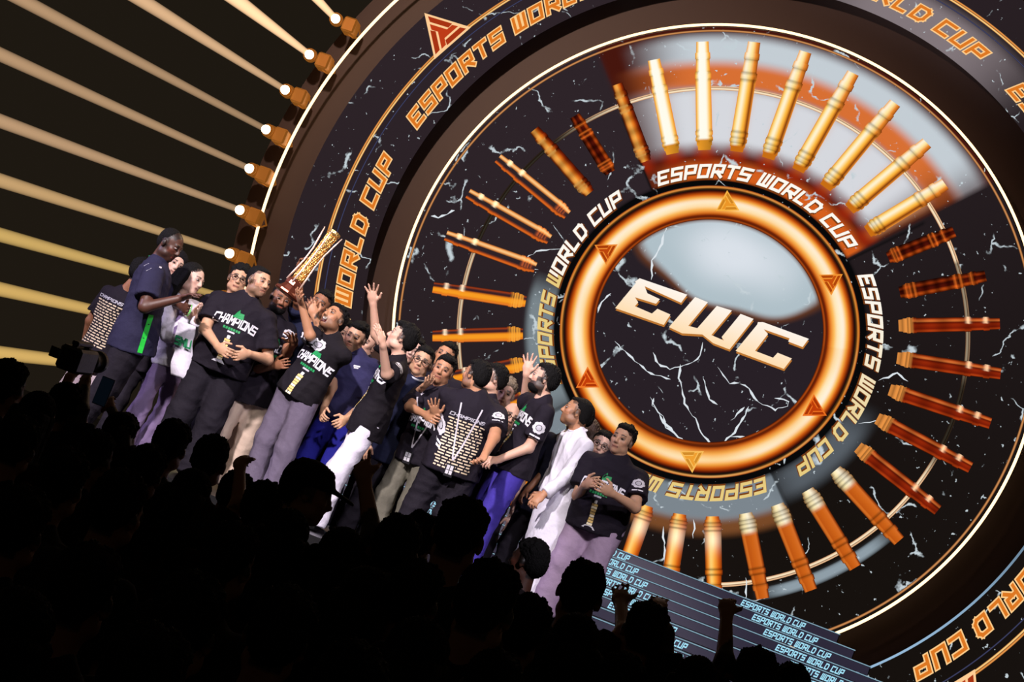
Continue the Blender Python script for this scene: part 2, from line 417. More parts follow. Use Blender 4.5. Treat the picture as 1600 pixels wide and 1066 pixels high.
def disc(name, r0, r1, c, nr, nt_, off, colf, m, parent=None, thick=.12):
    rr = np.linspace(r0, r1, nr); tt = np.linspace(0, 2*math.pi, nt_, endpoint=False)
    Rg, Tg = np.meshgrid(rr, tt, indexing='ij')
    V = dpt(Rg, Tg, c, off).reshape(-1, 3); C_ = colf(Rg, Tg).reshape(-1, 3)
    i, j = np.meshgrid(np.arange(nr-1), np.arange(nt_), indexing='ij'); j2 = (j+1) % nt_
    Fq = np.stack([i*nt_+j, i*nt_+j2, (i+1)*nt_+j2, (i+1)*nt_+j], -1).reshape(-1, 4)
    if thick:
        n0 = len(V); rim = (nr-1)*nt_+np.arange(nt_)
        V = np.concatenate([V, V[rim]+[0, thick, 0]]); C_ = np.concatenate([C_, C_[rim]*0+.01])
        k = np.arange(nt_); Fq = np.concatenate([Fq, np.stack([rim[k], rim[(k+1) % nt_], n0+(k+1) % nt_, n0+k], -1)])
    return npmesh(name, V, Fq, m, parent, False, C_)
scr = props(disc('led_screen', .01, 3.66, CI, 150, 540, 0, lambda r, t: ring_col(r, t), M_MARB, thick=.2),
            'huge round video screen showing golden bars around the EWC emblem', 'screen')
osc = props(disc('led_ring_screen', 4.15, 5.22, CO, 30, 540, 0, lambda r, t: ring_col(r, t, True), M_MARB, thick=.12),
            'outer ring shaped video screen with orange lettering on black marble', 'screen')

def polarquad(polys, cols, name, parent, c, off, m=M_SCR):
    """list of (quads Nx4x(r,th)) with a colour each"""
    V = []; Fs = []; C_ = []
    for q, co in zip(polys, cols):
        n = len(V); r = q[:, 0]; t = q[:, 1]; V += list(dpt(r, t, c, off)); Fs.append(tuple(range(n, n+len(q)))); C_ += [co]*len(q)
    return npmesh(name, V, Fs, m, parent, False, np.array(C_))
def arctext(words, a0, a1, r0, r1, c, off, parent, layers, name='lettering', gap=.42, t=.24):
    """words run clockwise from angle a0 to a1 (degrees), tops outward"""
    for k, (tt, col, dr, do) in enumerate(layers):
        qs, wid = strokes(words, tt, .28, gap); polys = []; cols = []; owner = word_of(words, tt)
        for q in qs:
            r = r0+(r1-r0)*(q[:, 1]*.8+.1)+dr; th = np.radians(a0-(a0-a1)*q[:, 0]/wid)
            polys.append(np.stack([r, th], 1))
            f = (col(np.degrees(th).mean()) if callable(col) else lin(col)); cols.append(f)
        for wi in range(len(words.split())):
            ix = [i for i in range(len(qs)) if owner[i] == wi]
            polarquad([polys[i] for i in ix], [cols[i] for i in ix], name if k == len(layers)-1 else 'lettering_shade', parent, c, off+do)
def itop(d):
    d = (d+180) % 360-180
    k = float(ss(-30, 40, np.array(d))*ss(215, 170, np.array(d))); return lin((232, 204, 128))*(1-k)+lin((255, 250, 240))*k
for s0 in (127.5, 39, -50.5, -140.5):
    arctext('ESPORTS WORLD CUP', s0, s0-76.5, 1.80, 1.97, CI, .012, scr,
            [(.36, (120, 60, 18), -.012, 0), (.26, itop, 0, .004)])
for s0 in (218.6, 165.3, 112.1, 58.8, 5.6):
    arctext('ESPORTS WORLD CUP', s0, s0-46.2, 4.30, 4.50, CO, .012, osc,
            [(.40, (255, 206, 140), 0, 0), (.22, (222, 120, 34), 0, .004)], gap=.5)
def arcband(name, r0, r1, d0, d1, c, off, cols, parent, n=120):
    """cols: list of radial colour stops, or function(t, th)"""
    nr = 24 if callable(cols) else len(cols)
    Rg, Tg = np.meshgrid(np.linspace(r0, r1, nr), np.radians(np.linspace(d0, d1, n)), indexing='ij')
    tt = (Rg-r0)/(r1-r0)
    C_ = cols(tt, Tg) if callable(cols) else np.repeat(np.array([lin(q) for q in cols])[:, None, :], n, 1)
    V = dpt(Rg, Tg, c, off).reshape(-1, 3)
    i, j = np.meshgrid(np.arange(nr-1), np.arange(n-1), indexing='ij')
    Fq = np.stack([i*n+j, i*n+j+1, (i+1)*n+j+1, (i+1)*n+j], -1).reshape(-1, 4)
    return npmesh(name, V, Fq, M_SCR, parent, False, C_.reshape(-1, 3))
def stops(t, S):
    xs = [s[0] for s in S]; cs = np.array([lin(s[1]) for s in S]); return np.stack([np.interp(t, xs, cs[:, i]) for i in range(3)], -1)
def goldring(t, th):
    d = np.degrees(th); up = np.clip(.5+.5*np.sin(th), 0, 1)
    A = stops(t, [(0, (60, 14, 4)), (.05, (190, 80, 20)), (.09, (60, 16, 6)), (.14, (140, 40, 8)), (.2, (232, 120, 30)), (.3, (255, 190, 90)),
                  (.4, (255, 236, 190)), (.55, (255, 244, 225)), (.64, (255, 196, 90)), (.72, (226, 104, 20)), (.80, (120, 34, 6)), (.84, (20, 12, 10)), (.91, (16, 12, 12)), (.94, (240, 150, 50)), (1, (150, 60, 16))])
    B = stops(t, [(0, (40, 10, 6)), (.06, (130, 50, 14)), (.12, (30, 10, 6)), (.2, (190, 84, 20)), (.35, (250, 170, 70)), (.5, (255, 214, 140)), (.6, (250, 170, 60)),
                  (.72, (200, 80, 12)), (.82, (100, 24, 4)), (.87, (20, 12, 10)), (.92, (16, 12, 12)), (.95, (250, 190, 110)), (1, (150, 60, 16))])
    k = np.clip(np.cos(th*2-math.pi)*.5+.5, 0, 1)*.55+.35*np.sin(th*5+1)**2; k = np.clip(np.where(np.sin(th) > .2, k*.4, k), 0, 1)[..., None]
    return A*(1-k)+B*k
arcband('gold_ring', 1.30, 1.71, 0, 360, CI, .008, goldring, scr, 361)
# thin bright arc behind the bars
def arcc(t, th):
    d = (np.degrees(th)+180) % 360-180
    k = np.where(d > 35, ss(150, 125, d), 0)+win(d, -75, -12, 5)+win(d, -180, -148, 3)*.7+win(d, 10, 40, 4)*.3
    return stops(t, [(0, (190, 120, 70)), (.3, (255, 236, 200)), (.55, (250, 220, 180)), (.62, (90, 40, 20)), (.8, (236, 200, 160)), (1, (230, 170, 120))])*(np.clip(k, 0, 1)[..., None]*.95+.03)
arcband('light_arc', 2.875, 2.925, -180, 180, CI, .006, arcc, scr, 361)
arcband('rim_line', 3.60, 3.63, -180, 180, CI, .006, [(60, 30, 14), (220, 150, 90), (60, 30, 14)], scr, 361)
arcband('gold_line', 4.715, 4.765, -180, 180, CO, .006, [(120, 56, 18), (255, 200, 120), (255, 214, 140), (110, 46, 16), (226, 140, 60), (236, 160, 84), (90, 40, 12)], osc, 361)
arcband('blue_line', 4.635, 4.65, -180, 180, CO, .006, [(30, 30, 50), (70, 74, 110), (30, 30, 50)], osc, 361)
arcband('rim_line', 4.15, 4.175, -75, 20, CO, .006, lambda t, th: (lin((150, 185, 215))*(ss(10, -45, np.degrees(th)))[..., None]+.01), osc, 100)

# ---------- the 36 golden bars of the picture
def bar_profile(s):      # half width along the bar, 0 outer end .. 1 inner end
    K = [(0, .74), (.10, .78), (.105, .9), (.16, .92), (.165, .82), (.28, .86), (.285, .98), (.345, 1.0), (.35, .93), (.82, .97), (.825, 1.04), (.86, 1.04), (.865, .96), (.88, .96), (.885, 1.04), (.915, 1.04), (.92, .92), (.955, .9), (.96, .8), (1, .74)]
    return np.interp(s, [k[0] for k in K], [k[1] for k in K])
SS = np.unique(np.concatenate([np.linspace(0, 1, 46), [.10, .105, .16, .165, .28, .285, .345, .35, .82, .825, .86, .865, .88, .885, .915, .92, .955, .96]]))
def bar(deg, r_out, r_in, hw, style):
    ns, nw = len(SS), 13; s, w_ = np.meshgrid(SS, np.linspace(-1, 1, nw), indexing='ij')
    th = math.radians(deg); e = np.array([math.cos(th), math.sin(th)]); n = np.array([-e[1], e[0]])
    r = r_out+(r_in-r_out)*s; q = r[..., None]*e+(w_*bar_profile(s)*hw)[..., None]*n
    t = (w_+1)/2            # 0 = clockwise edge, 1 = anticlockwise edge
    col = bar_styles[style](t, s, deg)
    colr = np.clip(col, 0, 1.6)
    V = np.stack([CI[0]+q[..., 0], np.full(s.shape, YD-.014), CI[1]+q[..., 1]], -1).reshape(-1, 3)
    i, j = np.meshgrid(np.arange(ns-1), np.arange(nw-1), indexing='ij')
    Fq = np.stack([i*nw+j, i*nw+j+1, (i+1)*nw+j+1, (i+1)*nw+j], -1).reshape(-1, 4)
    return npmesh('gold_bar', V, Fq, M_SCR, scr, False, colr.reshape(-1, 3))
def collars(s): return sum(np.exp(-((s-a)/.012)**2) for a in (.165, .285, .35, .825, .875, .92))
def st_white(t, s, d):
    c = stops(t, [(0, (232, 130, 30)), (.15, (255, 200, 90)), (.35, (255, 252, 235)), (.75, (255, 252, 238)), (.9, (255, 206, 100)), (1, (226, 130, 36))])
    c = np.where((s > .9)[..., None], lin((228, 150, 40))*(.6+.5*t[..., None]), c); return c*(1-.35*collars(s)[..., None]*(np.abs(t-.5) > .3)[..., None])
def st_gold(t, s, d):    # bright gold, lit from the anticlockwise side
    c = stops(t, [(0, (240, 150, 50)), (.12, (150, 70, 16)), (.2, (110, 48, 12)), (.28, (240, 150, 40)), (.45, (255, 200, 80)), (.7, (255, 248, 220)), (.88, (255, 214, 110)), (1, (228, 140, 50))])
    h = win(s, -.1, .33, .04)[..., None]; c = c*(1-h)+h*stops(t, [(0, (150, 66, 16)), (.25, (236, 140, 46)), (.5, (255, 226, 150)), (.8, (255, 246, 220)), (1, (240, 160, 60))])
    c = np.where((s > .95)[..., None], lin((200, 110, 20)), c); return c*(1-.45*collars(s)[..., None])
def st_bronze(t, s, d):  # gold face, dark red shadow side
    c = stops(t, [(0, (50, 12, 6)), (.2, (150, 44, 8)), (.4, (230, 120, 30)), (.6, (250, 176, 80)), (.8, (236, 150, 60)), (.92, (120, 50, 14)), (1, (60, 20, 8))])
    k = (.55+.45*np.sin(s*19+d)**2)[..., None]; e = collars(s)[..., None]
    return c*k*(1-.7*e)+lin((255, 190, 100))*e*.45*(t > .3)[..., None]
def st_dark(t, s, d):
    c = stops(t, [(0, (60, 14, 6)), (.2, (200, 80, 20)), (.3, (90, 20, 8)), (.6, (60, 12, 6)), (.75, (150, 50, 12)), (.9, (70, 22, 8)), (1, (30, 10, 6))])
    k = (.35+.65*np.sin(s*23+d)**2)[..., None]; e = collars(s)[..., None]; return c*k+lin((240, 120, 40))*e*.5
def st_two(t, s, d):
    t = 1-t     # two thin lit edges with black between
    c = stops(t, [(0, (40, 16, 10)), (.06, (226, 110, 36)), (.2, (196, 84, 24)), (.27, (46, 34, 38)), (.62, (46, 34, 38)), (.68, (240, 150, 70)), (.8, (255, 214, 150)), (.93, (236, 140, 60)), (1, (60, 26, 14))])
    e = (np.exp(-((s-.14)/.022)**2)+np.exp(-((s-.31)/.022)**2)); return c+(lin((255, 230, 190))*(e*(t > .55))[..., None]) + lin((200, 90, 30))*(win(s, .84, .97, .01)*(np.sin(s*220)*.4+.4)*(t > .3))[..., None]
def st_half(t, s, d):
    t = 1-t    # broad orange lower half, thin red upper line
    c = stops(t, [(0, (120, 46, 10)), (.06, (240, 130, 50)), (.14, (226, 120, 26)), (.3, (250, 160, 36)), (.55, (244, 150, 34)), (.62, (150, 50, 14)), (.68, (44, 32, 38)), (.82, (44, 32, 38)), (.88, (180, 70, 30)), (1, (70, 24, 12))])
    e = (np.exp(-((s-.14)/.02)**2)+np.exp(-((s-.31)/.02)**2))*(t > .55); f = (win(s, .84, .97, .01)*(.5+.5*np.sin(s*230)))[..., None]
    return c*(1-f)+lin((250, 170, 60))*f+lin((255, 235, 200))*e[..., None]
def st_hot(t, s, d):
    c = stops(t, [(0, (120, 40, 6)), (.15, (236, 130, 30)), (.35, (255, 214, 120)), (.55, (255, 170, 60)), (.8, (214, 96, 16)), (1, (130, 50, 10))])
    h = np.exp(-((s-.72)/.13)**2)[..., None]; c = c*(1-.5*h)+lin((255, 246, 215))*h*.8*(1-np.abs(t-.5)*1.6)[..., None].clip(0, 1)
    e = collars(s)[..., None]; return c*(1-.6*e)
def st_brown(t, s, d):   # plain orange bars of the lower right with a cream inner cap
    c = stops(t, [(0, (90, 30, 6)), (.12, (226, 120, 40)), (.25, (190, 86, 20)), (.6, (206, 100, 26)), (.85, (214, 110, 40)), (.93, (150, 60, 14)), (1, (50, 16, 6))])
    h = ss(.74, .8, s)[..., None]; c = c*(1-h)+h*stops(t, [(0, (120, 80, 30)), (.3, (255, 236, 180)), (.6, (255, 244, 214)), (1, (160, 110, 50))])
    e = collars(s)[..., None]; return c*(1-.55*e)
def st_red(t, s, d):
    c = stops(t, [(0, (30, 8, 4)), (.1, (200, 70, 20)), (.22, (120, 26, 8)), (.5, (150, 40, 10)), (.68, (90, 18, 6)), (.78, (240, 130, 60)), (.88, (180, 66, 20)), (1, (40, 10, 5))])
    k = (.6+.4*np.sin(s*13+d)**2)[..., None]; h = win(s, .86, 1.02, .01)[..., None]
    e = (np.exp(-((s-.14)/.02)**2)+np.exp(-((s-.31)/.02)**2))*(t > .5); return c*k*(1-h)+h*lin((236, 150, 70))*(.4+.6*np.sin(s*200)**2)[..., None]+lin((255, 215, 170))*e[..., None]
bar_styles = dict(w=st_white, g=st_gold, b=st_bronze, d=st_dark, t=st_two, h=st_half, o=st_hot, n=st_brown, r=st_red)
BARS = {111: (3.48, 'w'), 121: (3.33, 'w'), 101: (3.5, 'g'), 91: (3.51, 'g'), 81: (3.48, 'g'), 71: (3.43, 'g'), 61: (3.32, 'g'), 52: (3.18, 'g'), 42: (3.0, 'd'), 31: (3.17, 'd'), 21: (3.25, 'r'), 11: (3.28, 'r'),
        1: (3.29, 'r'), -8.5: (3.28, 'r'), -19: (3.24, 'r'), -28.7: (3.17, 'n'), -39: (3.13, 'n'), -49: (3.15, 'n'), -58.8: (3.1, 'n'), -68.7: (3.05, 'o'), -78.5: (3.05, 'o'), -88.7: (3.05, 'o'),
        -99: (3.05, 'o'), -109: (3.08, 'o'), -119: (3.1, 'h'), -129: (3.12, 'h'), -139: (3.15, 'h'), -149.3: (3.18, 'h'), -158.7: (3.21, 'h'), -169: (3.26, 'h'), 179.7: (3.29, 't'), 169.7: (3.28, 't'), 160: (3.24, 't'), 150.2: (3.18, 'b'), 141.2: (3.03, 'd'), 129.8: (3.16, 'b')}
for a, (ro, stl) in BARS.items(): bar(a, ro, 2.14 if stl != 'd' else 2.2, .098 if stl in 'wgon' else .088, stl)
# ---------- triangle emblems
def tri_emblem(parent, c, r, deg, size, off, face, line, dirang=None):
    th = math.radians(deg); e = np.array([math.cos(th), math.sin(th)]); n = np.array([-e[1], e[0]]); o = r*e
    sg = 1; oo = o.copy()
    if dirang is not None: e = np.array([math.cos(math.radians(dirang)), math.sin(math.radians(dirang))]); n = np.array([-e[1], e[0]])
    T = [np.array([0, sg*size]), np.array([-.866*size*.95, -sg*size*.5]), np.array([.866*size*.95, -sg*size*.5])]
    V = []; Fs = []; C_ = []
    def put(poly, col, z):
        k = len(V)
        for p in poly: q = o+e*p[1]+n*p[0]; V.append((c[0]+q[0], YD-off-z, c[1]+q[1])); C_.append(col)
        Fs.append(tuple(range(k, k+len(poly))))
    put(T, lin(line), 0)
    cen = sum(T)/3
    # three bands of stripes, each turned by 120 degrees
    for k in range(3):
        A, B = T[k], T[(k+1) % 3]; Cc = T[(k+2) % 3]
        for j, (f0, f1) in enumerate(((.05, .17), (.22, .34))):
            p0 = A+(Cc-A)*f0; p1 = B+(Cc-B)*f0; q0 = A+(Cc-A)*f1; q1 = B+(Cc-B)*f1
            a0 = p0+(p1-p0)*(.07+j*.02); a1 = p0+(p1-p0)*(.62); b0 = q0+(q1-q0)*(.1+j*.02); b1 = q0+(q1-q0)*.58
            put([a0, a1, b1, b0], lin(face)*(1 if j else .75), .003+.001*k)
    return npmesh('triangle_emblem', V, Fs, M_SCR, parent, False, np.array(C_))
for a, fc, ln in ((101.3, (236, 150, 40), (250, 180, 70)), (41.6, (200, 80, 14), (244, 150, 50)), (-17.5, (190, 60, 10), (236, 110, 30)), (-76.9, (240, 160, 50), (250, 190, 90)), (-136.5, (196, 60, 10), (240, 120, 40)), (161.8, (190, 70, 14), (240, 140, 50))):
    tri_emblem(scr, CI, 1.50, a, .165, .02, fc, ln, {101.3: 111, 41.6: -69, -17.5: 111, -76.9: -69, -136.5: 111, 161.8: -69}[a])
for a in (152.2, 98.9, 45.6, -8, -37.5): tri_emblem(osc, CO, 4.88, a, .36, .02, (190, 60, 24), (255, 206, 150))
# ---------- EWC logo of the centre
LOGO = dict(E=[(-.944, .299), (-.361, .301), (-.395, .188), (-.857, .23), (-.799, .162), (-.639, .145), (-.662, .079), (-.918, .069), (-.861, .026), (-.881, -.03), (-.666, -.045), (-.626, .029), (-.462, .016), (-.492, -.124), (-1.088, -.128), (-.965, .234), (-.982, .242)],
 W=[(-.266, .306), (-.108, .296), (-.224, -.039), (-.117, -.03), (.003, .291), (.183, .298), (.06, -.051), (.217, -.062), (.178, -.033), (.289, .295), (.447, .289), (.311, -.138), (.112, -.132), (-.038, -.079), (-.259, -.145), (-.427, -.128)],
 C=[(.506, .271), (.559, .29), (1.107, .282), (1.075, .169), (.902, .174), (.905, .214), (.595, .214), (.659, .179), (.587, -.055), (.805, -.061), (.834, .011), (1.005, .003), (.961, -.14), (.381, -.13), (.508, .24)])
from mathutils.geometry import tessellate_polygon
def logo_mesh(name, dx, dz, off, colf, parent):
    V = []; Fs = []; C_ = []
    for k, p in LOGO.items():
        n = len(V); pts = [(x+dx, z+dz) for x, z in p]
        for x, z in pts: V.append((CI[0]+x, YD-off, CI[1]+z)); C_.append(colf(z))
        Fs += [tuple(n+i for i in t) for t in tessellate_polygon([[Vector((x, z, 0)) for x, z in pts]])]
    return npmesh(name, V, Fs, M_SCR, parent, False, np.array(C_))
logo_mesh('emblem_shade', .012, -.022, .016, lambda z: lin((190, 120, 50)), scr)
logo_mesh('emblem_letters', 0, 0, .022, lambda z: lin((255, 222, 176))*(1-(z+.14)/.45)+lin((255, 246, 236))*(z+.14)/.45, scr)
# ---------- drawn cracks of the marble
VEINS = [[(-.298, -.959), (-.298, -1.038), (-.143, -1.118), (-.064, -1.226), (.11, -1.279), (.19, -1.3)],
 [(-.16, -.5), (-.125, -.639), (-.018, -.797), (.081, -.937), (.227, -1.02), (.364, -1.185), (.497, -1.233), (.584, -1.21), (.668, -1.072), (.718, -.839), (.736, -.677)],
 [(.668, -1.072), (.836, -1.009), (.93, -.9)], [(.545, -.463), (.668, -.486), (.818, -.588), (1.02, -.62), (1.139, -.528), (1.137, -.47), (.974, -.491)],
 [(-.949, -.494), (-.659, -.631), (-.431, -.709), (-.2, -.69)], [(-.505, -.454), (-.401, -.577), (-.242, -.579), (-.024, -.42), (.013, -.306), (-.004, -.16)],
 [(.255, -.378), (.439, -.51), (.545, -.463)], [(-.872, 1.0), (-.843, .729), (-.878, .552), (-.815, .328)], [(.138, -.541), (.296, -.762), (.401, -.782)],
 [(-1.204, .026), (-1.26, -.121), (-1.26, -.248)], [(.698, -.693), (.6, -.9)], [(-.357, -.962), (-.097, -1.185), (.092, -1.273)],
 [(-1.9, .35), (-2.2, .2), (-2.35, -.02), (-2.1, .0)], [(-3.3, .35), (-3.45, .2), (-3.55, .18)], [(2.0, .1), (2.15, .25), (2.3, .2)], [(1.95, -.45), (2.1, -.35), (2.3, -.38)],
 [(.3, -2.3), (.42, -2.55), (.5, -2.8), (.62, -2.95)], [(1.35, -2.5), (1.45, -2.8), (1.55, -2.95)], [(-.3, -2.2), (-.5, -2.45), (-.62, -2.6)], [(.6, -2.1), (.66, -2.3)], [(-.1, -2.15), (-.2, -2.35)]]
vr = random.Random(3)
for pl in VEINS:
    vb = MB()
    pts = []
    for a, b in zip(pl[:-1], pl[1:]):
        L = math.dist(a, b); K = max(2, int(L/.05))
        for i in range(K): t = i/K; pts.append((a[0]+(b[0]-a[0])*t+vr.uniform(-.012, .012), a[1]+(b[1]-a[1])*t+vr.uniform(-.012, .012)))
    pts.append(pl[-1]); wd = [vr.uniform(.002, .015)*(1 if vr.random() < .85 else .2) for _ in pts]; wd[0] = wd[-1] = .001
    n = len(vb.V); 
    for i, (x, z) in enumerate(pts):
        a = pts[max(i-1, 0)]; b = pts[min(i+1, len(pts)-1)]; tx, tz = b[0]-a[0], b[1]-a[1]; l = math.hypot(tx, tz)+1e-6
        nx, nz = -tz/l*wd[i], tx/l*wd[i]; vb.V += [(CI[0]+x+nx, YD-.007, CI[1]+z+nz), (CI[0]+x-nx, YD-.007, CI[1]+z-nz)]
    vb.F += [(n+2*i, n+2*i+1, n+2*i+3, n+2*i+2) for i in range(len(pts)-1)]
    npmesh('marble_crack', vb.V, vb.F, emit('crack_white', (222, 230, 236)), scr, False)

# ------------------------------------------------------------------ lit stairs in front of the screen
M_RISE = mat('stair_riser_screen', (40, 38, 48), .35, emis=(44, 40, 56), es=1.0)
M_TREAD = mat('stair_tread', (20, 20, 24), .4, bump=.1, bscale=20)
M_NOSE = emit('stair_edge_light', (128, 160, 178), 1.0)
M_STX = emit('stair_lettering', (150, 206, 226), 1.25)
top_r = PY((1313, 991), 16.55); ztop = top_r[2]
nst = 8; rise = (ztop-DECK)/nst
for i in range(nst):
    z1 = ztop-i*rise; z0 = z1-rise; y0 = 16.55-i*.29; xr = top_r[0]+i*.17; xl = 2*CI[0]-xr
    t = empty('stair_step', ((xl+xr)/2, y0, z0), ['topmost', 'second highest', 'third highest', 'fourth highest', 'fourth lowest', 'third lowest', 'second lowest', 'lowest'][i]+' dark lit stair step in front of the round screen', 'step', 'stage stairs')
    b = MB(); b.box(((xl+xr)/2, y0+.4, (z1+z0)/2), ((xr-xl)/2, .4, rise/2-.001), bev=.004); b.build('tread', M_TREAD, t, off=t.location)
    b = MB(); b.box(((xl+xr)/2, y0-.006, (z1+z0)/2-.006), ((xr-xl)/2-.01, .005, rise/2-.01)); b.build('riser_screen', M_RISE, t, off=t.location)
    b = MB(); b.box(((xl+xr)/2, y0-.012, z1-.006), ((xr-xl)/2, .006, .005)); b.build('edge_light', M_NOSE, t, off=t.location)
    qs, wid = strokes('ESPORTS WORLD CUP', .26, .3); own = word_of('ESPORTS WORLD CUP', .26)
    for x0 in (xr-1.05-i*.02, xr-3.0-i*.02, xr-4.95-i*.02):
        for wi in range(3):
            V = []; Fs = []
            for q, ow in zip(qs, own):
                if ow != wi: continue
                n = len(V); sc_ = .68/wid
                V += [(x0+p[0]*sc_, y0-.014, z0+rise*(.16+.52*p[1])) for p in q]; Fs.append((n, n+1, n+2, n+3))
            npmesh('lettering', V, Fs, M_STX, t, False, off=t.location)

# ------------------------------------------------------------------ moving lights with their beams
M_LENS = emit('lamp_lens', (255, 244, 205), 6.0)
M_HOUS = mat('brass_housing_painted_glow', (150, 96, 40), .4, metal=.6, bump=.1, bscale=20, emis=(150, 90, 30), es=.6)  # brass with a glow put in, standing for light falling on the housing
def beam_mat(name, rgb, s):
    m = bpy.data.materials.new(name); m.use_nodes = True; nt = m.node_tree; nt.nodes.clear()
    e = nt.nodes.new('ShaderNodeEmission'); e.inputs[0].default_value = L4(rgb); o = nt.nodes.new('ShaderNodeOutputMaterial')
    tc = nt.nodes.new('ShaderNodeTexCoord'); sx = nt.nodes.new('ShaderNodeSeparateXYZ'); nt.links.new(tc.outputs['Generated'], sx.inputs[0])
    e.inputs[1].default_value = s
    nt.links.new(e.outputs[0], o.inputs['Volume']); return m
LAMPS = [((524, 29), (440, -60), (196, 158, 120)), ((483, 85), (370, 0), (196, 158, 120)), ((445, 140), (221, 0), (196, 158, 120)), ((415, 202), (35, 0), (196, 158, 120)), ((389, 263), (0, 85), (196, 158, 120)),
         ((374, 328), (0, 189), (196, 158, 120)), ((358, 396), (0, 282), (200, 162, 112)), ((346, 463), (0, 367), (204, 168, 98)), ((338, 528), (0, 452), (206, 168, 96)), ((334, 592), (0, 552), (206, 168, 96))]
NAMEL = ['topmost', 'second from the top', 'third from the top', 'fourth from the top', 'fifth from the top', 'sixth from the top', 'seventh from the top',
         'third from the bottom, behind the group', 'second from the bottom, behind the group', 'lowest, behind the group']
for i, (a, b, bc) in enumerate(LAMPS):
    p = PY(a, YD-.25); q = PY(b, YD-5.0); q = p+(q-p)*1.12; ax = (q-p)/np.linalg.norm(q-p)
    t = empty('stage_light', p, 'brass spotlight, '+NAMEL[i]+' in the row left of the ring', 'spotlight', 'row of spotlights around the ring')
    o_ = np.array(p)
    u = np.cross(ax, [0, 0, 1]); u /= np.linalg.norm(u); v = np.cross(u, ax)
    b_ = MB(); b_.tube([p-ax*.02-0*u, p-ax*.05], [.06, .075], 24); b_.tube([p-ax*.05, p-ax*.16, p-ax*.2, p-ax*.24], [.08, .085, .07, .04], 20)
    hdir = PY((a[0]+22, a[1]+9), YD-.2)-p; hc = p+hdir*.95+np.array([0, .1, 0])
    b_.box(hc, (.085, .1, .095), bev=.02)
    b_.build('housing', M_HOUS, t, off=o_)
    b2 = MB()
    for sg in (-1, 1): b2.tube([hc+np.array([0, 0, .095*sg]), hc+np.array([.05, .08, .095*sg]), hc+np.array([.05, .2, .05*sg]), hc+np.array([.05, .32, 0])], .011, 8)
    b2.build('yoke', M_HOUS, t, off=o_)
    b3 = MB(); b3.tube([p-ax*.019, p+ax*.012, p+ax*.026], [.056, .052, .02], 24); b3.build('lens', M_LENS, t, True, off=o_)
    L = np.linalg.norm(q-p); b4 = MB(); pts = [p+ax*(.03+(L-.03)*k/14) for k in range(15)]; b4.tube(pts, [.038+.030*k/14 for k in range(15)], 20)
    bm = b4.build('light_beam', beam_mat('haze_beam', bc, 4.2), t, True, off=o_)

# ================================================================== PEOPLE
def nrm(v): v = np.array(v, float); return v/(np.linalg.norm(v)+1e-9)
def vtx(p): return np.array(p, float)
HAIRM = dict(k=M_HAIR, b=M_HAIRB, g=M_HAIRG)
SKINS = dict(dark=(88, 54, 42), brown=(150, 100, 72), tan=(190, 136, 102), olive=(206, 158, 126), fair=(216, 170, 146), pale=(214, 174, 156))
def head_frame(y, p, r):
    y, p, r = map(math.radians, (y, p, r))
    f = np.array([math.sin(y)*math.cos(p), -math.cos(y)*math.cos(p), math.sin(p)]); R = np.array([math.cos(y), math.sin(y), 0.0]); u = np.cross(f, R)
    if u[2] < 0: u = -u
    R2 = R*math.cos(r)+u*math.sin(r); u2 = -R*math.sin(r)+u*math.cos(r)
    return np.array([R2, f, u2])
def hand_prims(S, w, d, n, thumb, curl=.35, spread=.12, s=1.0, point=False):
    """palm, four fingers of unequal length and a thumb from the side of the palm"""
    d = nrm(d); n = nrm(n-d*np.dot(n, d)); sd = nrm(np.cross(d, n))*thumb      # sd points to the thumb side
    pc = w+d*.045*s
    S.ell(pc, [d, sd, n], [.052*s, .043*s, .017*s], .015)
    S.cap(w-d*.01, w+d*.03*s, .026*s, .027*s, .02, (n, .72))
    for i, (o, L) in enumerate(((.031, .072), (.011, .082), (-.010, .077), (-.030, .060))):
        b = w+d*.080*s+sd*o*s; fd = nrm(d+sd*spread*(o/.03)); c = curl*(1.0+.12*i)
        if point: c = 0.05 if i == 0 else 1.5
        p = b; seg = [.42, .32, .26]
        for j in range(3):
            a = c*(.55+.75*j); dd = nrm(fd*math.cos(a)+n*math.sin(a)); q = p+dd*L*seg[j]*s
            S.cap(p, q, (.0093-.0007*j)*s, (.0086-.0007*j)*s, .004); p = q
    t0 = w+d*.018*s+sd*.026*s; t1 = t0+nrm(d*.6+sd*.8+n*.15)*.042*s; t2 = t1+nrm(d*.85+sd*(.45-.3*curl)+n*(.2+.4*curl))*.045*s
    S.cap(t0, t1, .0135*s, .0112*s, .012); S.cap(t1, t2, .0112*s, .009*s, .006)
def frame_of(t, f):
    t = nrm(t); f = nrm(f-t*np.dot(f, t)); r = np.cross(t, f)*-1; return r, f, t
OFFS = {}
def ink(name, shirt, bvh, org, u, v, f, quads, cols, parent, lift=.004):
    """prints follow the cloth: each corner is laid on the shirt surface"""
    V = []; Fs = []; C_ = []
    for q, co in zip(quads, cols):
        pts = []
        for p in q:
            o = org+u*p[0]+v*p[1]+f*.6
            h = bvh.ray_cast(Vector(o), Vector(-f), 1.2)
            if h[0] is None or np.dot(np.array(h[1]), f) < .05: pts = None; break
            pts.append(np.array(h[0])+np.array(h[1])*lift)
        if pts is None: continue
        if max(np.linalg.norm(pts[i]-pts[0]) for i in range(len(pts))) > .25: continue
        n = len(V); V += pts; Fs.append(tuple(range(n, n+len(pts)))); C_ += [co]*len(pts)
    if not V: return None
    off = OFFS.get(parent.name, (0, 0, 0))
    return npmesh(name, V, Fs, M_PRINT, parent, False, np.array(C_), off=off)
WHT = lin((235, 232, 240)); GRN = lin((20, 150, 80)); GLD = lin((235, 200, 120)); PGR = lin((190, 188, 198))
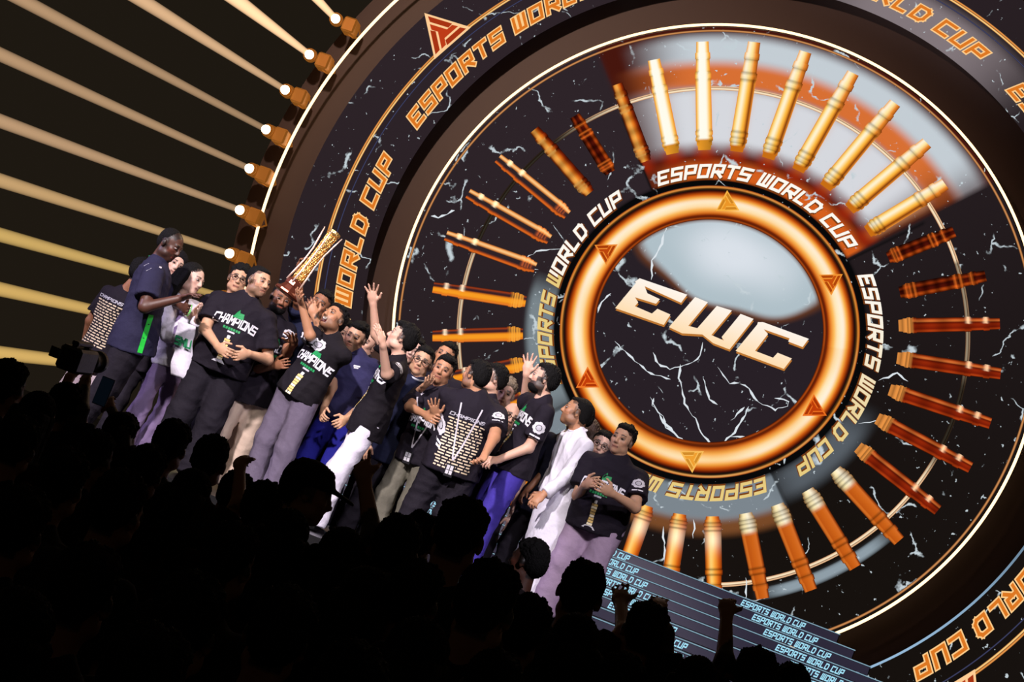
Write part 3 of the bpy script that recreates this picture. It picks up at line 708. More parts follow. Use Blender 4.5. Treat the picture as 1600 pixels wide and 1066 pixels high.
def quad(x0, y0, x1, y1): return np.array([(x0, y0), (x1, y0), (x1, y1), (x0, y1)])
def gridquads(x0, y0, x1, y1, s=.03):
    nx = max(1, int(abs(x1-x0)/s)); ny = max(1, int(abs(y1-y0)/s)); return [quad(x0+(x1-x0)*i/nx, y0+(y1-y0)*j/ny, x0+(x1-x0)*(i+1)/nx, y0+(y1-y0)*(j+1)/ny) for i in range(nx) for j in range(ny)]
def pr_champ():
    qs, w = strokes('CHAMPIONS', .24, .18, .3); W = .34; out = []; co = []
    for q in qs:
        x = (q[:, 0]/w-.5)*W; y = q[:, 1]*.062+.02*(1-(2*x/W)**2)-.03; out.append(np.stack([x, y], 1)); co.append(WHT)
    return out, co
def pr_green():
    out = []; co = []
    for a, b in (((-.03, .062), (.0, .12)), ((-.035, .055), (.05, .075)), ((-.01, .075), (.045, .098)), ((-.05, .05), (.06, .057))):
        out.append(np.array([(a[0], a[1]), (b[0]*.6+.02, a[1]), (b[0], b[1]), (a[0]+.015, (a[1]+b[1])/2+.01)])); co.append(GRN)
    for x in np.arange(-.075, .07, .021): out.append(quad(x, -.058-.0*x, x+.016, -.038)); co.append(GRN)
    out.append(quad(-.03, -.078, .03, -.064)); co.append(PGR)
    return out, co
def pr_trophy():
    out = []; co = []
    for k in range(8):
        y = -.30+k*.022; w0 = .018+.004*abs(k-3)/3; out.append(quad(-w0, y, w0, y+.018)); co.append(GLD if k % 3 else lin((250, 238, 200)))
    out.append(np.array([(-.055, -.325), (.055, -.325), (.03, -.302), (-.03, -.302)])); co.append(WHT)
    out.append(quad(-.012, -.125, .012, -.1)); co.append(WHT)
    return out, co
def pr_badge():
    out = []; co = []; n = 14
    for i in range(n):
        a, b = 2*math.pi*i/n, 2*math.pi*(i+1)/n
        for r0, r1, c in ((.0, .02, PGR), (.026, .046, WHT*.8)):
            rr = 1+.1*(i % 2)
            out.append(np.array([(r0*math.cos(a), r0*math.sin(a)), (r1*rr*math.cos(a), r1*rr*math.sin(a)), (r1*rr*math.cos(b), r1*rr*math.sin(b)), (r0*math.cos(b), r0*math.sin(b))])); co.append(c)
    for j in range(2): out += [quad(-.042, -.078-j*.02, .0, -.066-j*.02), quad(.004, -.078-j*.02, .042, -.066-j*.02)]; co += [WHT, WHT]
    return out, co
def pr_names(seed=1, rows=17):
    rs = random.Random(seed); out = []; co = []
    qs, w = strokes('CHAMPIONS', .24, .18, .3)
    for q in qs: out.append(np.stack([(q[:, 0]/w-.5)*.28, q[:, 1]*.022+.06], 1)); co.append(PGR)
    for r in range(rows):
        y = .03-r*.0235; x = -.15+rs.uniform(0, .03)
        while x < .14:
            l = rs.uniform(.02, .055); out.append(quad(x, y, min(x+l, .155), y+.011)); co.append(lin((226, 205, 175))); x += l+.012
    return out, co
def face_color(V, H, c, skin, beard, hs='short', hcol=(14, 12, 11)):
    L = (V-c)@H.T/HK; x, y, z = L[:, 0], L[:, 1], L[:, 2]; C_ = np.repeat(lin(skin)[None], len(V), 0)
    rng = np.linalg.norm(L, axis=1) < .17; ax = np.abs(x)
    def put(mask, col, a):
        mk = (mask & rng); C_[mk] = C_[mk]*(1-a)+lin(col)*a
    put((y > .03) & (z > -.05) & (z < -.01) & (ax > .025), (200, 90, 70), .10)
    br = (y > .062) & (z > .022+.1*(ax-.03)) & (z < .034-.25*np.maximum(ax-.03, 0)) & (ax > .012) & (ax < .052); put(br, (14, 10, 9), .88)
    so = (y > .06) & (z > -.01) & (z < .016) & (ax > .014) & (ax < .048); put(so, (60, 30, 24), .35)
    if hs not in ('none', 'scarfed'):
        k = dict(fade=.72, buzz=.8).get(hs, .93)
        put((z > .05-.25*np.minimum(y, 0)*0) & (y < .058-.35*np.maximum(.07-z, 0)), hcol, k)
        put((y < .004) & (z > -.012) & (z < .06), hcol, k); put((y < -.045) & (z > -.075) & (z < .06), hcol, k)
        put((ax > .058) & (y > -.002) & (y < .022) & (z > -.03) & (z < .055), hcol, k*.8)
    if beard:
        jaw = (z < -.042-.2*np.maximum(.05-ax, 0)) & (y > -.03) & (z > -.125) | ((ax > .05) & (z < .0) & (z > -.09) & (y > -.005) & (y < .045))
        must = (y > .07) & (z < -.036) & (z > -.052) & (ax < .032)
        lips = (y > .075) & (z < -.052) & (z > -.076) & (ax < .024)
        put((jaw | must) & ~lips, (12, 10, 10), beard)
    put((y > .07) & (z < -.053) & (z > -.074) & (ax < .024), (150, 62, 58), .55)
    put((y > .078) & (np.abs(z+.0625) < .0035) & (ax < .024), (40, 12, 12), .8)
    return C_
EYE = None
def eyes(H, c, parent, off):
    V = []; C_ = []; Fs = []
    for sx in (-1, 1):
        V = []; C_ = []; Fs = []; n, mr = 10, 6
        o = c+(H[0]*.031*sx+H[1]*.077+H[2]*.004)*HK
        for i in range(mr+1):
            a = i/mr*math.pi*.6
            for k in range(n):
                b = 2*math.pi*k/n; V.append(o+(H[1]*math.cos(a)+(H[0]*math.cos(b)+H[2]*.45*math.sin(b))*math.sin(a))*.0148*HK); C_.append(lin((16, 9, 7)) if a < .72 else lin((165, 150, 145)))
        for i in range(mr):
            for k in range(n): Fs.append((i*n+k, (i+1)*n+k, (i+1)*n+(k+1) % n, i*n+(k+1) % n))
        npmesh('eye', V, Fs, M_EYE, parent, True, np.array(C_), off=off)
M_EYE = mat('eye', (200, 200, 200), .15, attr=True)
M_GLASS = mat('spectacle_frame', (10, 10, 11), .3)

def person(spec, vox=1.0):
    g = spec.get; c = vtx(spec['head']); N = vtx(spec['neck']); Q = vtx(spec['pel']); zf = spec['floor']
    by = math.radians(g('by', 0)); f0 = np.array([math.sin(by), -math.cos(by), 0.0]); w_ = g('w', 1.0); s = g('s', 1.0)
    r, f, t = frame_of(N-Q, f0)
    if np.dot(r, [math.cos(by), math.sin(by), 0]) < 0: r = -r
    foot = np.array([Q[0]+g('lean', (0, 0))[0], Q[1]+g('lean', (0, 0))[1], zf])
    root = empty('person', (foot[0], foot[1], zf), spec['label'], 'person', g('group')); off = tuple(root.location)
    H = head_frame(*g('face', (0, 0, 0))); skin = SKINS[g('skin', 'tan')]; SHW = .172*w_*s
    sh = {'A': N+r*SHW-t*.085*s, 'B': N-r*SHW-t*.085*s}
    arms = g('arms', {}); J = {}
    for k, sg in (('A', 1), ('B', -1)):
        a = arms.get(k); S0 = sh[k]
        if a is None: E = S0-t*.28*s+r*sg*.05+f*.0; W = E-t*.25*s+f*.07+r*sg*.01; a = {}
        else:
            E, W = vtx(a['e']), vtx(a['w'])
            up = nrm(E-S0)[2]
            if up > .1: S0 = S0+np.array([0, 0, .05*up]) ; sh[k] = S0
        J[k] = (S0, E, W, a)
    # ---- body: one continuous surface
    B = Sdf(); hx, hy, hz = H; CURH[0] = H
    def hp(x, y, z): return c+(hx*x+hy*y+hz*z)*HK
    B.ell(hp(0, -.012, .03), H, [.074, .094, .084], .02)
    B.ell(hp(0, .026, -.038), H, [.059, .064, .074], .03)
    B.ell(hp(0, .058, -.092), H, [.026, .026, .02], .025)
    for sx in (-1, 1):
        B.ell(hp(.04*sx, .055, -.018), H, [.02, .022, .018], .02)
        B.ell(hp(.05*sx, .012, -.07), H, [.018, .035, .022], .03)
        B.ell(hp(.031*sx, .1, .004), H, [.017, .02, .011], .012, 'sub')
        B.ell(hp(.077*sx, -.008, -.008), H, [.011, .019, .031], .008)
    B.cap(hp(-.034, .078, .024), hp(.034, .078, .024), .010, None, .02)
    B.cap(hp(0, .086, .012), hp(0, .104, -.026), .008, .012, .012)
    B.ell(hp(0, .094, -.031), H, [.019, .013, .010], .008)
    if g('mouth') == 'open':
        B.ell(hp(0, .092, -.068), H, [.024, .03, .022], .006, 'sub')
    else:
        B.cap(hp(-.018, .082, -.056), hp(.018, .082, -.056), .0065, None, .008); B.cap(hp(-.015, .081, -.068), hp(.015, .081, -.068), .0075, None, .008)
    B.cap(hp(0, -.02, -.05), N-t*.03, .053*s, .062*w_*s, .03)
    B.cap(sh['A']-t*.02, sh['B']-t*.02, .05*s, None, .05)
    B.cap(N-t*.12, Q, .11*w_, .12*w_, .06, (f, .7))
    ls = g('sleeve', 'short')
    for k, sg in (('A', 1), ('B', -1)):
        S0, E, W, a = J[k]; th = -1 if k == 'A' else 1
        fa = W-E; B.cap(S0, E, .046*s*w_**.5, .040*s*w_**.5, .03); B.cap(E, W, .040*s*w_**.5, .027*s, .02)
        d = vtx(a['d']) if 'd' in a else fa
        n = vtx(a['n']) if 'n' in a else (np.array([0, -1, 0.]) if W[2] > N[2] else -f+r*-sg*.6)
        hand_prims(B, W+nrm(fa)*.012, d, n, th, a.get('curl', .45), a.get('spread', .12), s, a.get('point', False))
    V, Fq = B.mesh(g('bvox', .0075)*vox)
    C_ = face_color(V, H, c, skin, g('beard', 0), g('hair', 'short'), dict(k=(14, 12, 11), b=(58, 38, 28), g=(110, 96, 84))[g('haircol', 'k')])
    if g('mouth') == 'open':
        L = (V-c)@H.T/HK; mk = (L[:, 1] > .03) & (np.abs(L[:, 0]) < .026) & (np.abs(L[:, 2]+.068) < .024) & (L[:, 1] < .082); C_[mk] = lin((70, 14, 14))
        mk = (L[:, 1] > .06) & (np.abs(L[:, 0]) < .018) & (np.abs(L[:, 2]+.052) < .005); C_[mk] = lin((230, 225, 215))
    npmesh('body', V, Fq, M_SKIN, root, True, C_, off)
    if g('eyes', True): eyes(H, c, root, off)
    # ---- hair
    hs = g('hair', 'short'); hm = HAIRM[g('haircol', 'k')]
    if hs != 'none':
        A = Sdf(); vol = dict(short=.006, fade=.004, curly=.014, long=.014, buzz=-.001, quiff=.009).get(hs, .006)
        A.ell(hp(0, -.028, .047), H, [.077+vol*.4, .083+vol*.5, .074+vol], .012)
        A.ell(hp(0, -.052, .005), H, [.064+vol*.5, .062+vol*.5, .072], .02)
        if hs == 'fade': A.ell(hp(0, .02, .084), H, [.052, .056, .026], .015)
        if hs in ('short', 'quiff', 'curly'): A.ell(hp(0, .022, .088), H, [.058, .056, .024+vol*.8], .02)
        if hs == 'quiff': A.ell(hp(.01, .055, .092), H, [.048, .032, .024], .02)
        if hs in ('curly', 'quiff', 'short'):
            rr = random.Random(int(abs(c[0])*100)); nl = dict(curly=46, quiff=22, short=18)[hs]
            for _ in range(nl):
                a1 = rr.uniform(0, 6.28); z1 = rr.uniform(.25 if hs == 'curly' else .45, 1); q1 = math.sqrt(1-z1*z1)
                A.ell(hp(.080*q1*math.cos(a1), -.018+.088*q1*math.sin(a1), .045+(.076+vol)*z1), H, [.014 if hs == 'curly' else .011]*3, .006)
        V, Fq = A.mesh(.006*vox); V = V+vnormals(V, Fq)*((np.sin(V@[310, 120, 80])*np.sin(V@[90, 280, 140])+np.sin(V@[510, -220, 180]+2*np.sin(V@[60, 90, -130])))*(.0028 if hs not in ('fade', 'buzz') else .001))[:, None]
        ho = npmesh('hair', V, Fq, hm, root, True, off=off)
        if hs == 'long':
            A = Sdf()
            for sx in (-1, 1):
                for q_, (yy, L) in enumerate(((.0, .24), (-.05, .28), (-.09, .27))): A.cap(hp(.072*sx, yy, .02), hp((.085+.01*q_)*sx, yy-.03, -L*g('hairlen', 1)), .026, .03, .03)
            A.cap(hp(0, -.1, 0), hp(0, -.12, -.26*g('hairlen', 1)), .05, .045, .04)
            V, Fq = A.mesh(.009*vox); V = folds(V, Fq, .012, .03, (1, 0, 0), 3); npmesh('hair_length', V, Fq, hm, ho, True, off=off)
    if hs == 'scarfed' or g('scarf'):
        A = Sdf(); A.ell(hp(0, -.02, .03), H, [.092, .108, .104], .02); A.cap(hp(0, -.01, -.04), N-t*.0, .082, .10, .05); A.ell(hp(0, .09, -.02), H, [.060, .07, .085], .015, 'sub')
        V, Fq = A.mesh(.008*vox); V = folds(V, Fq, .008, .06, (0, 0, 1), 2); npmesh('head_scarf', V, Fq, cloth('scarf_black', (18, 16, 20)), root, True, off=off)
    if g('beard', 0) > .8:
        A = Sdf(); A.ell(hp(0, .028, -.075), H, [.064, .066, .05], .02); G = Sdf(); G.grp(A, 0); G.cut(hp(0, .0, -.064), nrm(hz+hy*.0)); G.cut(hp(0, .0, -.064), nrm(-hy))
        V, Fq = G.mesh(.007*vox); npmesh('beard', V, Fq, hm, root, True, off=off)
    if g('glasses'):
        b = MB()
        for sx in (-1, 1):
            b.tube([hp(.033*sx+.025*math.cos(a), .098, .002+.018*math.sin(a)) for a in np.linspace(0, 6.283, 16, endpoint=False)], .003, 6, True)
            b.tube([hp(.057*sx, .096, .008), hp(.076*sx, .06, .008), hp(.08*sx, -.01, .004)], .0025, 6)
        b.tube([hp(-.009, .1, .004), hp(.009, .1, .004)], .0025, 6); b.build('glasses', M_GLASS, root, True, off=off)
    if g('cap'):
        A = Sdf(); A.ell(hp(0, -.012, .036), H, [.088, .108, .095], .01); G = Sdf(); G.grp(A, 0); G.cut(hp(0, 0, .03), -hz)
        D_ = Sdf(); D_.ell(hp(0, .115, .036), [hx, nrm(hy-hz*.25), nrm(hz+hy*.25)], [.072, .085, .010], .01); G.grp(D_, .01)
        V, Fq = G.mesh(.008*vox); npmesh('cap', V, Fq, cloth('cap', g('cap')), root, True, off=off)
    # ---- shirt
    scol, sname = spec['shirt']; T = Sdf(); tor = Sdf(); hem = g('hem', .13)*s; robe = g('robe')
    hp_ = Q-t*hem
    tor.cap(N-t*.17*s, (Q-t*.02), .178*w_*s, .178*w_*s, .05, (f, .66))
    if not robe: tor.cap(Q-t*.02, Q-t*(hem+.05), .184*w_*s, .198*w_*s, .05, (f, .80)); 
    tor.cap(sh['A']+r*-.035, sh['B']+r*.035, .062*s, None, .05)
    tor.cap(N-t*.005, N-t*.075, .066*s*w_, .10*s*w_, .06, (f, .8))
    if g('belly'): tor.ell(Q+t*.12+f*.05, [r, f, t], [.17*w_, .15*g('belly'), .18], .08)
    if not robe: tor.cut(hp_, -t)
    else:
        ft = np.array([foot[0], foot[1], zf]); tor.cap(Q, ft+[0, 0, .05], .185*w_, .21*w_, .06, (f, .8)); tor.cut(ft+[0, 0, .09], [0, 0, -1])
    T.grp(tor, 0)
    for k, sg in (('A', 1), ('B', -1)):
        S0, E, W, a = J[k]; sl = Sdf(); u = nrm(E-S0)
        if ls == 'short':
            e = S0+(E-S0)*.72; sl.cap(S0-u*.01, S0+(E-S0)*.9, .063*s*w_**.5, .084*s*w_**.5, .02); sl.cut(e, u)
            e_ = e
        else:
            e = E+(W-E)*.92; u2 = nrm(W-E); sl.cap(S0, E, .068*s, .058*s, .02); G2 = Sdf(); G2.cap(E, W, .058*s, .048*s, .02); G2.cut(e, u2); T.grp(G2, .03)
        T.grp(sl, .035)
    V, Fq = T.mesh((.0105 if not g('far') else .013)*vox); V = folds(V, Fq, .022 if not robe else .026, .2, r if robe else t*.8+r*.3, int(abs(c[0])*100))
    mcl = cloth(sname, scol)
    so = npmesh('thobe' if robe else g('top', 'tshirt'), V, Fq, mcl, root, True, off=off); OFFS[so.name] = off; OFFS[root.name] = off
    bvh = BVHTree.FromPolygons([tuple(v) for v in V], [tuple(q) for q in Fq.tolist()]) if g('prints') or g('lanyard') or g('collar') else None
    ch = N-t*.2*s
    for p in g('prints', ()):
        k = p[0]; dx, dy = (p[1], p[2]) if len(p) > 2 else (0, 0)
        if k == 'champ':
            ink('lettering', so, bvh, ch+r*dx+t*dy, r, t, f, *pr_champ(), so); ink('green_emblem', so, bvh, ch+r*dx+t*dy, r, t, f, *pr_green(), so); ink('trophy_print', so, bvh, ch+r*dx+t*dy, r, t, f, *pr_trophy(), so)
        if k == 'champtop':
            ink('lettering', so, bvh, ch+r*dx+t*dy, r, t, f, *pr_champ(), so); ink('green_emblem', so, bvh, ch+r*dx+t*dy, r, t, f, *pr_green(), so)
        if k == 'names': ink('name_list_print', so, bvh, ch+r*dx+t*dy, -r, t, -f, *pr_names(), so)
        if k == 'badgeA' or k == 'badgeB':
            S0, E, W, a = J[k[-1]]; u = nrm(E-S0); o = S0+(E-S0)*.42; vw = nrm(CAM-o); vw = nrm(vw-u*vw.dot(u)); ink('sleeve_badge', so, bvh, o, nrm(np.cross(u, vw))*-1, -u, vw, *pr_badge(), so)
        if k == 'mark': ink('chest_mark', so, bvh, ch+r*dx+t*dy, r, t, f, [quad(0, 0, .05, .012), quad(.006, -.014, .04, -.004)], [WHT*.8]*2, so)
        if k == 'stripe':
            vw = nrm(CAM-Q); vw = nrm(vw-t*vw.dot(t)); qs = gridquads(dx, -.76, dx+.038, -.40, .05); ink('side_stripe', so, bvh, N, nrm(np.cross(t, -vw))*-1, t, vw, qs, [lin((40, 215, 70))]*len(qs), so)
            qs = [np.array([(-.09, -.02), (-.06, -.05), (-.03, -.02), (-.06, .01)]), quad(.02, .0, .04, .012)]; ink('shoulder_logo', so, bvh, N-t*.03, nrm(np.cross(t, -vw))*-1, t, vw, qs, [PGR]*2, so)
        if k == 'bands':
            for q_, (x0, x1, cc) in enumerate(((-.02, .03, (120, 100, 140)), (.045, .085, (120, 200, 110)))):
                vw = nrm(CAM-Q); vw = nrm(vw-t*vw.dot(t)); qs = gridquads(x0, -.42, x1, -.05, .05); ink('colour_band', so, bvh, N, nrm(np.cross(t, -vw))*-1, t, vw, qs, [lin(cc)]*len(qs), so)
    if g('lanyard'):
        sd = -1 if g('lanyard') == 'back' else 1; qs = []; L = .34
        for sx in (-1, 1):
            n_ = 12
            for i in range(n_):
                y0 = .12-(L+.1)*i/n_; y1 = .12-(L+.1)*(i+1)/n_; x0 = sx*(.085*(1-i/n_)**.8); x1 = sx*(.085*(1-(i+1)/n_)**.8)
                qs.append(np.array([(x0-.006, y0), (x0+.006, y0), (x1+.006, y1), (x1-.006, y1)]))
        ln = ink('lanyard', so, bvh, ch, r, t, f*sd, qs, [lin((205, 200, 210))]*len(qs), root, .007)
        if ln is None: ln = root
        h = bvh.ray_cast(Vector(ch-t*.40+f*sd*.6), Vector(-f*sd), 1.2)
        if h[0] is not None:
            o = np.array(h[0])+f*sd*.012; b = MB(); b.box(o, (.035, .004, .052), np.array([r, f, t]), .003); bd = b.build('badge_card', mat('badge_dark', (30, 28, 32), .4), root, off=off)
            b = MB()
            for (x0, z0, x1, z1) in ((-.026, .005, -.003, .04), (.003, .005, .026, .04), (-.026, -.03, -.003, 0), (.003, -.03, .026, 0)): b.box(o+r*(x0+x1)/2+t*(z0+z1)/2+f*sd*.005, ((x1-x0)/2, .001, (z1-z0)/2), np.array([r, f, t]))
            b.build('badge_print', mat('badge_white', (215, 212, 218), .4), bd, off=off)
    if g('collar'):
        b = MB(); n_ = 22; rr = .068*w_; b.tube([N+t*.012+r*rr*math.cos(a)+f*(rr*.95*math.sin(a)+.005)-t*.02*math.sin(a) for a in np.linspace(0, 6.283, n_, endpoint=False)], .009, 8, True)
        b.build('collar', cloth('collar_%02x' % g('collar')[1], g('collar')), so, True, off=off)
    # ---- trousers and shoes
    if g('legs', True) and not robe:
        tcol, tname = spec['trousers']; G = Sdf(); fl = g('flare', 1.0); pts = []
        G.ell(Q-t*.06, [r, f, t], [.150*w_*s, .095*w_, .10], .04)
        for sg in (1, -1):
            hip = Q+r*.088*sg*w_-t*.06; an = np.array([foot[0], foot[1], zf+.07])+np.array([r[0], r[1], 0])*(.12*sg*g('stance', 1.0)); kn = (hip+an)/2+f0*.035+r*.01*sg
            G.cap(hip, kn, .098*w_*s, .082*w_*s, .05); G.cap(kn, an, .082*w_*s, .080*fl*s, .03); pts.append(an)
        G2 = Sdf(); G2.grp(G, 0); G2.cut([0, 0, zf+.05], [0, 0, -1])
        V, Fq = G2.mesh(.0125*vox); V = folds(V, Fq, .026, .22, t*.7+r*.5, int(abs(c[0])*77)+3)
        to = npmesh('trousers', V, Fq, cloth(tname, tcol), root, True, off=off)
        for an in pts:
            A = Sdf(); f2 = nrm([f0[0], f0[1], 0]); A.ell(an+f2*.06-[0, 0, .03], [np.cross(f2, [0, 0, 1]), f2, [0, 0, 1]], [.045, .125, .036], .01); A.cap(an, an-[0, 0, .03], .05, .045, .03)
            G3 = Sdf(); G3.grp(A, 0); G3.cut([0, 0, zf+.002], [0, 0, -1]); V, Fq = G3.mesh(.012*vox); npmesh('shoe', V, Fq, M_SHOE if not g('shoe') else mat('white_shoe', (210, 205, 210), .5), root, True, off=off)
    return root

# ---- measured joints: pixel plus distance, limb lengths keep the elbows and wrists at true depth
def reach(S0, px, L, sign=-1):
    d = ray(px); dn = d/np.linalg.norm(d); v = CAM-S0; b = dn.dot(v); c_ = v.dot(v)-L*L; q = b*b-c_
    t = -b if q < 0 else -b+sign*math.sqrt(q)
    return CAM+dn*t
def pperson(**k):
    d = k.pop('d'); k['floor'] = DECK; Hd = P(k['head'], d+k.pop('hd', 0)); N = P(k['neck'], d); Q = P(k['pel'], d+k.pop('pd', 0)); s = k.get('s', 1); w_ = k.get('w', 1)
    by = math.radians(k.get('by', 0)); f0 = np.array([math.sin(by), -math.cos(by), 0.0]); r, f, t = frame_of(N-Q, f0)
    if np.dot(r, [math.cos(by), math.sin(by), 0]) < 0: r = -r
    A = {}
    for kk, sg in (('A', 1), ('B', -1)):
        if kk in k.get('arms', {}):
            a = dict(k['arms'][kk]); S0 = N+r*.172*w_*s*sg-t*.085*s
            E = reach(S0, a['e'], .285*s, a.get('es', -1)); W = reach(E, a['w'], .25*s, a.get('ws', -1)); a['e'] = E; a['w'] = W
            if 'tip' in a: a['d'] = reach(W, a['tip'], .18, a.get('ts', -1))-W
            A[kk] = a
    k['arms'] = A; k['head'] = Hd; k['neck'] = N; k['pel'] = Q
    return person(k)
BLK = ((33, 28, 37), 'black'); NAVY = ((30, 33, 56), 'navy'); TBLK = ((33, 29, 37), 'black_trousers')
GP = 'people celebrating on the stage'
exec_people = True
